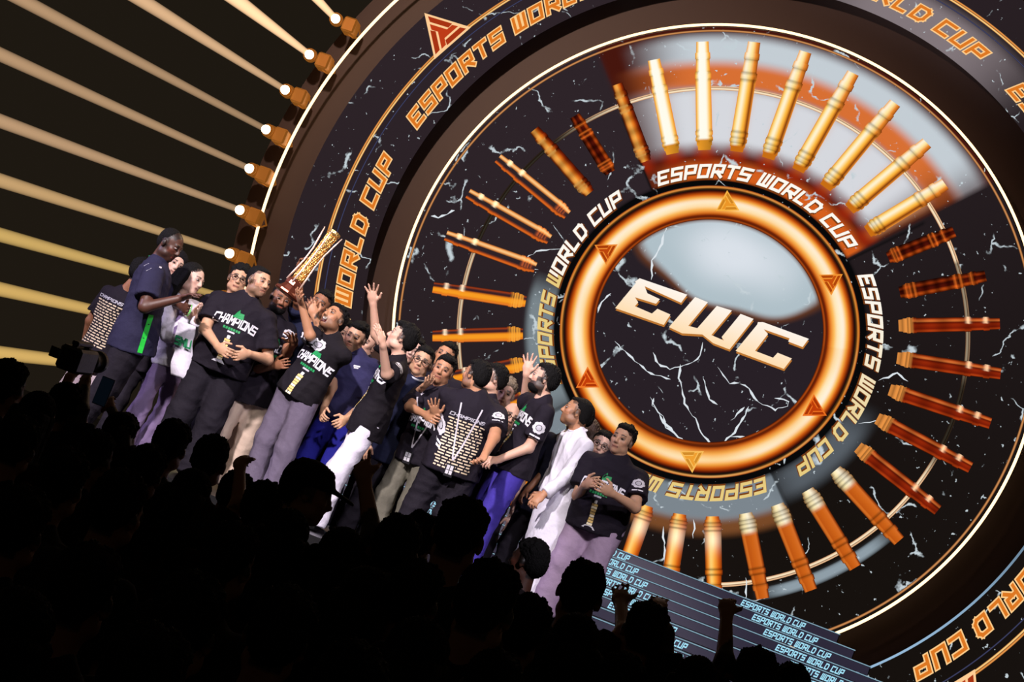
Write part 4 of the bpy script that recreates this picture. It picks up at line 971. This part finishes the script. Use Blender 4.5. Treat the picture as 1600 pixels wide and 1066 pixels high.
PEOPLE = [
 dict(label='tall man in navy jersey with green side stripe, leaning right', d=12.2, head=(266, 383), neck=(246, 411), pel=(212, 522), face=(80, -14, 0), by=112, w=1.22, s=1.06, skin='dark', hair='buzz', beard=.5, shirt=((44, 42, 66), 'navy_jersey'), trousers=TBLK, collar=(20, 120, 70), prints=(('stripe', .05, 0),), hem=.13, top='jersey',
      arms={'B': dict(e=(226, 480), w=(283, 466), es=-1, ws=-1, tip=(310, 456), curl=.3, n=(0, .3, -1)), 'A': dict(e=(262, 470), w=(285, 480), es=1)}, lean=(-.18, 0)),
 dict(label='person in black shirt with white back lettering behind the tall man', d=13.2, head=(222, 428), neck=(196, 455), pel=(152, 556), face=(150, 0, 0), by=165, skin='brown', shirt=BLK, trousers=((225, 205, 215), 'pale_pink_trousers'), prints=(('names', .03, .02),), far=1, lean=(-.1, 0)),
 dict(label='woman in black head scarf peering past the tall man', d=13.1, head=(273, 414), neck=(262, 440), pel=(232, 560), face=(35, 0, -10), by=40, skin='pale', hair='none', scarf=1, w=.85, s=.92, shirt=BLK, trousers=TBLK, far=1),
 dict(label='woman with long wavy black hair in white striped top clapping', d=12.65, head=(300, 437), neck=(286, 464), pel=(266, 561), face=(72, 0, -8), by=60, w=.86, s=.94, skin='pale', hair='long', hairlen=.75, sleeve='long', shirt=((218, 212, 226), 'white_jersey'), trousers=((122, 104, 140), 'mauve_trousers'), prints=(('bands',),), hem=.06, flare=1.5,
      arms={'B': dict(e=(262, 524), w=(298, 497), es=-1, ws=-1, tip=(310, 470), n=(1, 0, 0), curl=.15), 'A': dict(e=(300, 520), w=(308, 500), es=-1, ws=-1, tip=(316, 474), n=(-1, 0, 0), curl=.15)}, lean=(-.02, 0)),
 dict(label='curly haired man with glasses, half hidden behind a black shoulder', d=13.1, head=(373, 437), neck=(362, 466), pel=(325, 580), face=(20, 0, 0), by=15, skin='olive', hair='curly', glasses=1, shirt=BLK, trousers=TBLK, far=1),
 dict(label='broad man in black champions T-shirt looking right with both hands lowered', d=12.35, head=(404, 441), neck=(386, 469), pel=(346, 563), face=(58, 4, 0), by=14, w=1.22, s=1.04, skin='olive', hair='fade', beard=.55, shirt=BLK, trousers=TBLK, prints=(('champ',),), hem=.08, flare=1.3, belly=.9,
      arms={'B': dict(e=(320, 514), w=(340, 541), es=-1, ws=-1, tip=(362, 556), curl=.7), 'A': dict(e=(418, 562), w=(388, 553), es=-1, ws=-1, tip=(360, 560), curl=.7)}, lean=(-.03, 0)),
 dict(label='smiling bearded man in black shirt and beige trousers, hand raised beside the trophy holder', d=12.7, head=(439, 467), neck=(424, 494), pel=(392, 606), face=(30, -8, 0), by=38, w=1.08, skin='brown', hair='fade', beard=.9, shirt=BLK, trousers=((214, 190, 172), 'beige_trousers'), prints=(('champtop', .03, -.06), ('badgeA',)),
      arms={'A': dict(e=(448, 552), w=(459, 537), es=-1, ws=-1, tip=(452, 514), curl=.2, n=(0, -1, 0), spread=.3), 'B': dict(e=(398, 578), w=(428, 572), es=-1, ws=-1, curl=.5)}),
 dict(label='shouting man in black T-shirt holding the trophy overhead', d=12.2, head=(521, 499), neck=(522, 528), pel=(473, 606), face=(-26, 22, 4), by=-22, w=1.05, skin='tan', hair='short', beard=.45, mouth='open', shirt=((27, 23, 28), 'deep_black'), trousers=((104, 94, 112), 'grey_trousers'), prints=(('champ', .03, -.05), ('badgeA',)), hem=.09, flare=1.35,
      arms={'B': dict(e=(484, 524), w=(471, 476), es=-1, ws=-1, tip=(464, 455), curl=.35, n=(.3, .9, 0)), 'A': dict(e=(510, 545), w=(492, 496), es=1, ws=-1, tip=(482, 458), curl=.35, n=(-.4, .9, 0))}, lean=(.0, 0)),
 dict(label='wide eyed man in navy behind the trophy holder, reaching up the trophy', d=12.85, head=(500, 476), neck=(492, 502), pel=(455, 615), face=(6, 0, -12), by=-10, skin='brown', hair='short', beard=.3, shirt=NAVY, trousers=TBLK, far=1, arms={'B': dict(e=(466, 470), w=(468, 422), es=-1, ws=-1, tip=(480, 395), curl=.5, n=(.7, -.7, 0))}),
 dict(label='smiling man in navy polo with sunglasses pushed on his hair', d=12.6, head=(556, 527), neck=(556, 553), pel=(538, 636), face=(-2, -10, -4), by=-8, w=1.02, skin='olive', hair='quiff', beard=.5, shirt=((50, 48, 84), 'slate_navy'), trousers=((34, 34, 130), 'blue_jeans'), prints=(('mark', .05, .1),), collar=(36, 34, 60), top='polo_shirt', hem=.1,
      arms={'B': dict(e=(519, 605), w=(506, 638), es=-1, ws=-1, tip=(500, 660), curl=.9), 'A': dict(e=(560, 640), w=(540, 655), es=-1, ws=-1, curl=.8)}, lean=(-.05, 0)),
 dict(label='face peeking out left of the man in navy polo', d=13.15, head=(534, 522), neck=(528, 548), pel=(500, 640), face=(0, 0, -10), by=0, skin='fair', hair='short', w=.9, shirt=BLK, trousers=TBLK, far=1),
 dict(label='face peeking out right of the man in navy polo', d=13.05, head=(573, 536), neck=(570, 560), pel=(545, 655), face=(-10, 0, -14), by=0, skin='fair', hair='short', haircol='b', w=.9, shirt=BLK, trousers=TBLK, far=1),
 dict(label='dark haired young man in black T-shirt and white trousers, arms thrown up', d=12.1, head=(628, 529), neck=(624, 560), pel=(581, 652), face=(-84, 12, 0), by=-72, w=1.02, skin='fair', hair='quiff', shirt=((27, 23, 28), 'deep_black'), trousers=((232, 226, 240), 'white_trousers'), prints=(('champ', 0, 0), ('badgeA',)), hem=.16, flare=1.15,
      arms={'A': dict(e=(604, 585), w=(598, 540), es=-1, ws=-1, tip=(588, 504), curl=.15, n=(-1, .2, 0)), 'B': dict(e=(587, 522), w=(583, 475), es=1, ws=-1, tip=(580, 441), curl=.08, n=(0, -1, 0), spread=.42)}, lean=(-.12, 0)),
 dict(label='woman with pale face between raised arms and the man with glasses', d=13.1, head=(644, 549), neck=(640, 574), pel=(612, 668), face=(10, 0, -8), by=0, skin='pale', hair='short', w=.85, s=.92, shirt=BLK, trousers=TBLK, far=1),
 dict(label='man with glasses in navy shirt reaching to his neighbour\'s chin', d=12.75, head=(659, 565), neck=(653, 592), pel=(615, 700), face=(8, -4, -6), by=20, skin='olive', hair='short', glasses=1, shirt=NAVY, trousers=TBLK, collar=(200, 200, 210), far=1, arms={'A': dict(e=(642, 622), w=(660, 606), es=-1, ws=-1, tip=(676, 590), curl=.3)}),
 dict(label='tall man whose forehead shows above the long haired man', d=13.2, head=(695, 557), neck=(690, 585), pel=(660, 690), face=(0, 0, -8), by=0, skin='tan', hair='short', shirt=BLK, trousers=TBLK, far=1, s=1.04),
 dict(label='man with swept black hair, lanyard and olive trousers, hand on chest', d=12.45, head=(692, 579), neck=(690, 608), pel=(658, 701), face=(4, -2, -6), by=-16, w=1.02, skin='tan', hair='quiff', beard=.3, shirt=BLK, trousers=((108, 104, 92), 'olive_trousers'), prints=(('badgeA',), ('champtop', -.02, -.1)), lanyard='front', hem=.13, flare=1.2,
      arms={'A': dict(e=(692, 677), w=(681, 650), es=-1, ws=-1, tip=(676, 622), curl=.15, n=(0, 1, .2), spread=.25), 'B': dict(e=(640, 636), w=(664, 648), es=-1, ws=-1, curl=.5)}, lean=(-.02, 0)),
 dict(label='man seen from behind with a list of names on his black T-shirt', d=12.05, head=(743, 588), neck=(745, 618), pel=(712, 712), face=(-118, 2, 0), by=-172, w=1.2, s=1.04, skin='tan', hair='short', beard=.5, shirt=BLK, trousers=TBLK, prints=(('names', 0, -.05), ('badgeB',), ('badgeA',)), lanyard='back', hem=.14,
      arms={'B': dict(e=(772, 684), w=(757, 712), es=-1, ws=-1, curl=.7), 'A': dict(e=(688, 664), w=(680, 640), es=1, ws=1, curl=.5)}, lean=(-.06, 0)),
 dict(label='dark haired person showing one ear right of the man with the name list', d=12.75, head=(770, 592), neck=(766, 618), pel=(740, 715), face=(-70, 0, 0), by=-60, skin='fair', hair='short', shirt=BLK, trousers=TBLK, far=1, w=.9),
 dict(label='fair person with short grey brown hair between the two black T-shirts', d=13.1, head=(788, 615), neck=(790, 642), pel=(762, 740), face=(10, -6, 0), by=0, skin='pale', hair='curly', haircol='g', shirt=BLK, trousers=TBLK, far=1, w=.9),
 dict(label='bald man with glasses low between the black T-shirts', d=12.7, head=(798, 652), neck=(795, 680), pel=(768, 765), face=(15, -4, -8), by=10, skin='fair', hair='none', glasses=1, w=.95, shirt=BLK, trousers=TBLK, far=1),
 dict(label='bearded man in black T-shirt and blue jeans with one arm raised', d=12.2, head=(850, 593), neck=(850, 625), pel=(807, 716), face=(-84, 4, 0), by=-62, w=1.06, s=1.03, skin='fair', hair='short', beard=.92, shirt=BLK, trousers=((66, 54, 152), 'violet_blue_jeans'), prints=(('badgeA',), ('champ',)), hem=.12,
      arms={'A': dict(e=(826, 700), w=(780, 718), es=-1, ws=-1, tip=(752, 722), curl=.8), 'B': dict(e=(820, 628), w=(823, 585), es=1, ws=-1, tip=(830, 546), curl=.06, n=(0, -1, 0), spread=.4)}, lean=(-.1, 0)),
 dict(label='man in dark jacket mostly hidden behind the white thobe, hands together', d=12.6, head=(905, 652), neck=(884, 684), pel=(842, 780), face=(-60, -10, 0), by=-30, w=.95, s=.93, skin='brown', hair='short', shirt=((34, 34, 50), 'dark_jacket'), trousers=TBLK, arms={'B': dict(e=(853, 735), w=(825, 765), es=-1, ws=-1, curl=.6), 'A': dict(e=(880, 740), w=(850, 770), es=-1, ws=-1, curl=.6)}, bvox=.009),
 dict(label='man in long white thobe looking left', d=12.25, head=(900, 645), neck=(903, 675), pel=(874, 775), face=(-82, 6, 0), by=-55, w=1.06, s=1.0, skin='tan', hair='fade', beard=.4, robe=1, sleeve='long', shirt=((236, 232, 244), 'white_thobe'), trousers=TBLK, collar=(236, 232, 244),
      arms={'A': dict(e=(884, 745), w=(849, 773), es=-1, ws=-1, curl=.8), 'B': dict(e=(868, 730), w=(846, 770), es=1, ws=-1, curl=.6)}, lean=(.10, 0)),
 dict(label='woman with long brown hair right behind the white thobe', d=13.05, head=(921, 680), neck=(915, 706), pel=(890, 792), face=(120, 0, 0), by=140, skin='fair', hair='long', haircol='b', w=.8, s=.9, shirt=BLK, trousers=TBLK, far=1),
 dict(label='person in dark sunglasses left of the stout young man', d=12.6, head=(938, 697), neck=(934, 722), pel=(905, 805), face=(5, 0, -8), by=0, skin='pale', hair='short', glasses=1, w=.85, s=.9, shirt=BLK, trousers=TBLK, far=1),
 dict(label='stout young man in black champions T-shirt and pale mauve trousers, phone in hands', d=11.9, head=(972, 688), neck=(965, 718), pel=(938, 800), face=(-16, 0, -4), by=-10, w=1.2, s=1.03, skin='olive', hair='short', beard=.15, shirt=BLK, trousers=((176, 152, 178), 'pale_mauve_trousers'), prints=(('champ', 0, -.03), ('badgeA',)), hem=.15, belly=1.05, flare=1.3,
      arms={'A': dict(e=(992, 793), w=(957, 772), es=-1, ws=-1, tip=(930, 756), curl=.5), 'B': dict(e=(903, 775), w=(914, 758), es=-1, ws=-1, tip=(934, 752), curl=.5)}, lean=(-.03, 0)),
]
for q in PEOPLE: pperson(**q)

# ================================================================== TROPHY, PHONE, SCARF
def lathe(mb, o, ax, prof, n=24):
    ax = nrm(ax); u = nrm(np.cross(ax, [0, 1, .2])); v = np.cross(ax, u); V = []; Fs = []
    for (h, r) in prof:
        for k in range(n): a = 2*math.pi*k/n; V.append(o+ax*h+(u*math.cos(a)+v*math.sin(a))*r)
    for i in range(len(prof)-1):
        for k in range(n): Fs.append((i*n+k, i*n+(k+1) % n, (i+1)*n+(k+1) % n, (i+1)*n+k))
    Fs.append(tuple(range(n))[::-1]); Fs.append(tuple((len(prof)-1)*n+k for k in range(n))); mb.add(V, Fs)
    return ax, u, v
tb = P((457, 447), 12.12); tt = P((524, 363), 12.2); tax = nrm(tt-tb); TL = np.linalg.norm(tt-tb)
tr = empty('trophy', tb, 'tall golden lattice trophy held tilted over the cheering group', 'trophy')
b = MB(); ax, u, v = lathe(b, tb, tax, [(-.085, .105), (-.075, .115), (-.06, .112), (-.045, .085), (-.01, .07), (.0, .074), (.03, .070), (.05, .06), (.06, .045)], 10); b.build('base', M_BRNZ, tr, off=tb)
b = MB(); lathe(b, tb, tax, [(.05, .044), (.12, .036), (.25, .032), (.38, .034), (TL-.06, .042), (TL-.03, .046)], 16); b.build('column', M_GOLD, tr, off=tb)
b = MB()
for k in range(10):
    for dr in (1, -1):
        b.tube([tb+tax*(.06+(TL-.1)*q/12)+(u*math.cos(k*.628+dr*q*.28)+v*math.sin(k*.628+dr*q*.28))*(.047-.010*math.sin(q/12*3.14)) for q in range(13)], .0035, 5)
b.build('lattice', M_GOLD, tr, True, off=tb)
for k in range(5):
    b = MB(); a = k*2*math.pi/5+.3; d_ = u*math.cos(a)+v*math.sin(a)
    b.tube([tb+tax*h+d_*r_ for h, r_ in ((.02, .072), (.1, .066), (.22, .056), (.34, .060), (TL*.8, .076), (TL*.97, .092))], [.008, .0075, .007, .007, .0075, .004], 8); b.build('rod', M_ROD, tr, True, off=tb)
b = MB(); lathe(b, tb, tax, [(TL-.035, .048), (TL-.02, .056), (TL, .052), (TL+.005, .03)], 16); b.build('crown_ring', M_GOLD, tr, off=tb)

def phone(c, ax, label, lit=False):
    o = empty('phone', c, label, 'phone'); b = MB(); b.box(c, (.037, .004, .075), ax, .003); b.build('phone_case', M_BLACK, o, off=c)
    b = MB(); b.box(c-ax[1]*.0045, (.034, .0006, .071), ax); b.build('phone_screen', emit('phone_glow', (14, 24, 34), .3) if lit else M_BLACK, o, off=c); return o
c_ = P((932, 753), 11.62); phone(c_, np.array([nrm(ray((1000, 640))-ray((930, 640))), nrm([.1, -.55, -.8]), nrm([0, .8, -.55])]), 'dark phone held by the stout young man in pale mauve trousers')
# white and green supporter scarf hanging from the clapping woman's neck
sc0 = P((292, 505), 12.22); sc1 = P((280, 590), 12.25)
su = nrm(ray((330, 520))-ray((290, 505))); sd_ = nrm(sc1-sc0); sf = nrm(np.cross(su, sd_)); sf = sf if sf[1] < 0 else -sf
so_ = empty('supporter_scarf', sc0, 'white scarf with green letters hanging in front of the clapping woman', 'scarf')
V = []; Fs = []; n_ = 26
for i in range(n_):
    q = i/(n_-1); cc = sc0+(sc1-sc0)*q+sf*.012*math.sin(q*9)
    for (a, bb) in ((-1, 0), (1, 0), (1, 1), (-1, 1)): V.append(cc+su*.075*a+su*.006*math.sin(q*14)+sf*(.006-bb*.012))
    if i:
        for k in range(4): Fs.append(((i-1)*4+k, (i-1)*4+(k+1) % 4, i*4+(k+1) % 4, i*4+k))
Fs += [(0, 3, 2, 1), tuple((n_-1)*4+k for k in range(4))]
npmesh('cloth_strip', V, Fs, cloth('scarf_white', (224, 218, 230)), so_, True, off=sc0)
V = []; Fs = []
for q in strokes('SMU', .26, .1, .3)[0]:
    n = len(V); V += [sc0+(sc1-sc0)*.42+su*((p[0]/3.2-.5)*.135)-sd_*p[1]*.06+sf*.021 for p in q]; Fs.append((n, n+1, n+2, n+3))
npmesh('lettering', V, Fs, mat('green_ink', (24, 130, 80), .6), so_, False, off=sc0)

# ================================================================== THE DARK CROWD IN FRONT OF THE STAGE
DK = [((30, 24, 26), 'crowd_charcoal'), ((40, 24, 22), 'crowd_maroon'), ((28, 30, 34), 'crowd_slate')]
def standing(x, y, hz, ang, ci, **k):
    s = hz/1.63; a = math.radians(ang); f = np.array([math.sin(a), -math.cos(a), 0]); o = np.array([x, y, 0.0])
    d = dict(head=o+[0, 0, hz]+f*.03, neck=o+[0, 0, hz-.18*s], pel=o+[0, 0, hz-.68*s], face=(ang+k.pop('turn', 0), 0, 0), by=ang, s=s, floor=0.0, shirt=DK[ci % 3], trousers=TBLK, eyes=False, skin='brown', far=1, bvox=.011)
    d.update(k); return d
def crowd(px, d, ang=180, ci=0, arms=None, **k):
    C0 = P(px, d); sp = standing(C0[0], C0[1], C0[2], ang, ci, **k)
    A = {}; r = np.array([math.cos(math.radians(ang)), math.sin(math.radians(ang)), 0])
    for kk, a in (arms or {}).items():
        a = dict(a); sg = 1 if kk == 'A' else -1; S0 = sp['neck']+r*.172*sg*sp['s']-np.array([0, 0, .085])
        E = reach(S0, a['e'], .285*sp['s'], a.get('es', 1)); W = reach(E, a['w'], .25*sp['s'], a.get('ws', 1)); a['e'] = E; a['w'] = W
        if 'tip' in a: a['d'] = reach(W, a['tip'], .18, 1)-W
        a['n'] = a.get('n', (0, 1, 0)); A[kk] = a
    sp['arms'] = A; return person(sp), A
GC = 'crowd in front of the stage'
# raised arms: image right is the B side for someone facing the stage
crowd((97, 637), 8.0, 180, 0, dict(A=dict(e=(82, 640), w=(108, 592), tip=(118, 572), curl=.6), B=dict(e=(128, 640), w=(134, 598), tip=(130, 578), curl=.6)), label='dark figure at far left of the crowd lifting a video camera', group=GC)
crowd((182, 684), 8.0, 180, 1, dict(B=dict(e=(190, 672), w=(172, 636), tip=(164, 618), curl=.7)), label='dark figure holding up a phone with a tiny lit screen at left', group=GC)
crowd((262, 699), 8.0, 180, 2, label='dark round head below the mauve flared trousers', hair='curly', group=GC)
crowd((324, 722), 7.6, 184, 0, label='dark round head below the broad man in black trousers', group=GC)
crowd((404, 800), 6.6, 180, 1, dict(A=dict(e=(372, 790), w=(375, 732), tip=(378, 700), curl=1.2, spread=.05)), label='dark figure making a finger ring hand sign below the beige trousers', group=GC)
crowd((473, 768), 6.4, 150, 2, cap=(20, 20, 24), hair='short', turn=-40, label='dark figure in a cap with its brim pointing right', group=GC)
crowd((614, 862), 5.6, 182, 0, dict(A=dict(e=(582, 836), w=(569, 752), tip=(562, 700), curl=.9, point=True)), label='dark figure pointing one finger up in front of the white trousers', group=GC)
crowd((650, 846), 7.4, 180, 1, label='dark head below the olive trousers', hair='curly', group=GC)
crowd((714, 838), 5.2, 178, 2, label='large dark head below the man with the name list shirt', hair='short', group=GC)
crowd((829, 882), 9.0, 240, 0, hair='curly', skin='dark', turn=10, label='small curly haired figure in profile below the white thobe', group=GC)
crowd((905, 930), 6.0, 180, 1, label='dark round head below the pale mauve trousers', hair='short', group=GC)
crowd((1005, 992), 6.2, 180, 2, dict(A=dict(e=(975, 990), w=(970, 945), tip=(968, 905), curl=.12), B=dict(e=(1038, 990), w=(1028, 955), tip=(1034, 924), curl=.2)), label='dark figure with both open hands raised before the lit stairs', group=GC)
crowd((1175, 1062), 6.4, 180, 0, dict(A=dict(e=(1132, 1030), w=(1135, 962), tip=(1138, 918), curl=.8)), label='dark figure with one forearm raised against the stair lettering', group=GC)
crowd((1232, 1082), 7.2, 180, 1, label='rightmost dark head in front of the stairs', hair='short', group=GC)
# the rest of the crowd, hardly visible
TPL = []
for i, (hr, ang) in enumerate((('short', 180), ('long', 180), ('curly', 180))):
    TPL.append(person(dict(standing(0, 0, 1.63, ang, i, hair=hr, haircol='k'), label='x')))
FILL = [((6, 604), 7.2), ((52, 655), 7.0), ((22, 700), 6.0), ((140, 716), 6.4), ((222, 742), 6.6), ((90, 760), 5.0), ((292, 780), 6.2), ((362, 776), 7.2), ((175, 800), 4.6), ((440, 850), 5.4), ((525, 880), 5.4),
        ((350, 880), 4.4), ((20, 830), 4.0), ((560, 950), 4.5), ((640, 940), 4.5), ((752, 950), 4.1), ((815, 990), 5.2), ((890, 1020), 5.0), ((120, 930), 3.2), ((280, 985), 3.2), ((430, 1000), 3.5), ((640, 1045), 3.6), ((760, 1085), 3.9), ((960, 1085), 4.8), ((1080, 1080), 5.6), ((10, 1010), 2.8), ((210, 1080), 2.5), ((530, 1100), 3.0)]
LB = 'near black figure inside the unlit crowd, seen from behind'
for i, (px, d) in enumerate(FILL):
    C0 = P(px, d); o = TPL[i % 3] if i < 3 else copy_tree(TPL[(i*2+i//5) % 3]); o.location = (C0[0], C0[1], 0); k = C0[2]/1.63; o.scale = (k*.98, k*.98, k)
    o.rotation_euler = (0, 0, math.radians(random.uniform(-14, 14))); props(o, LB, 'person', 'unlit crowd seen from behind')
# video camera and phone held above the crowd
vc = P((121, 562), 7.95); vo = empty('video_camera', vc, 'black video camera lifted above the crowd at far left', 'camera')
A3 = np.array([[1, 0, 0], nrm([0, 1, .12]), nrm([0, -.12, 1])])
b = MB(); b.box(vc, (.062, .11, .065), A3, .015); b.box(vc+A3[2]*.085, (.02, .09, .012), A3, .006); b.box(vc+A3[2]*.066+A3[1]*.07, (.015, .012, .02), A3); b.box(vc+A3[2]*.066-A3[1]*.07, (.015, .012, .02), A3); b.build('camera_body', M_BLACK, vo, off=vc)
b = MB(); lathe(b, vc+A3[1]*.11, A3[1], [(0, .045), (.05, .05), (.1, .05), (.11, .058), (.14, .06)]); b.build('camera_lens', M_BLACK, vo, True, off=vc)
b = MB(); b.box(vc-A3[0]*.1-A3[1]*.05, (.035, .006, .028), A3, .003); b.tube([vc-A3[0]*.06-A3[1]*.04, vc-A3[0]*.08-A3[1]*.05], .01); b.build('viewfinder_screen', M_BLACK, vo, off=vc)
phone(P((162, 612), 7.9), np.array([[1, 0, 0], [0, 1, 0], [0, 0, 1]], float), 'phone with a faint blue screen held above the crowd at left', True)
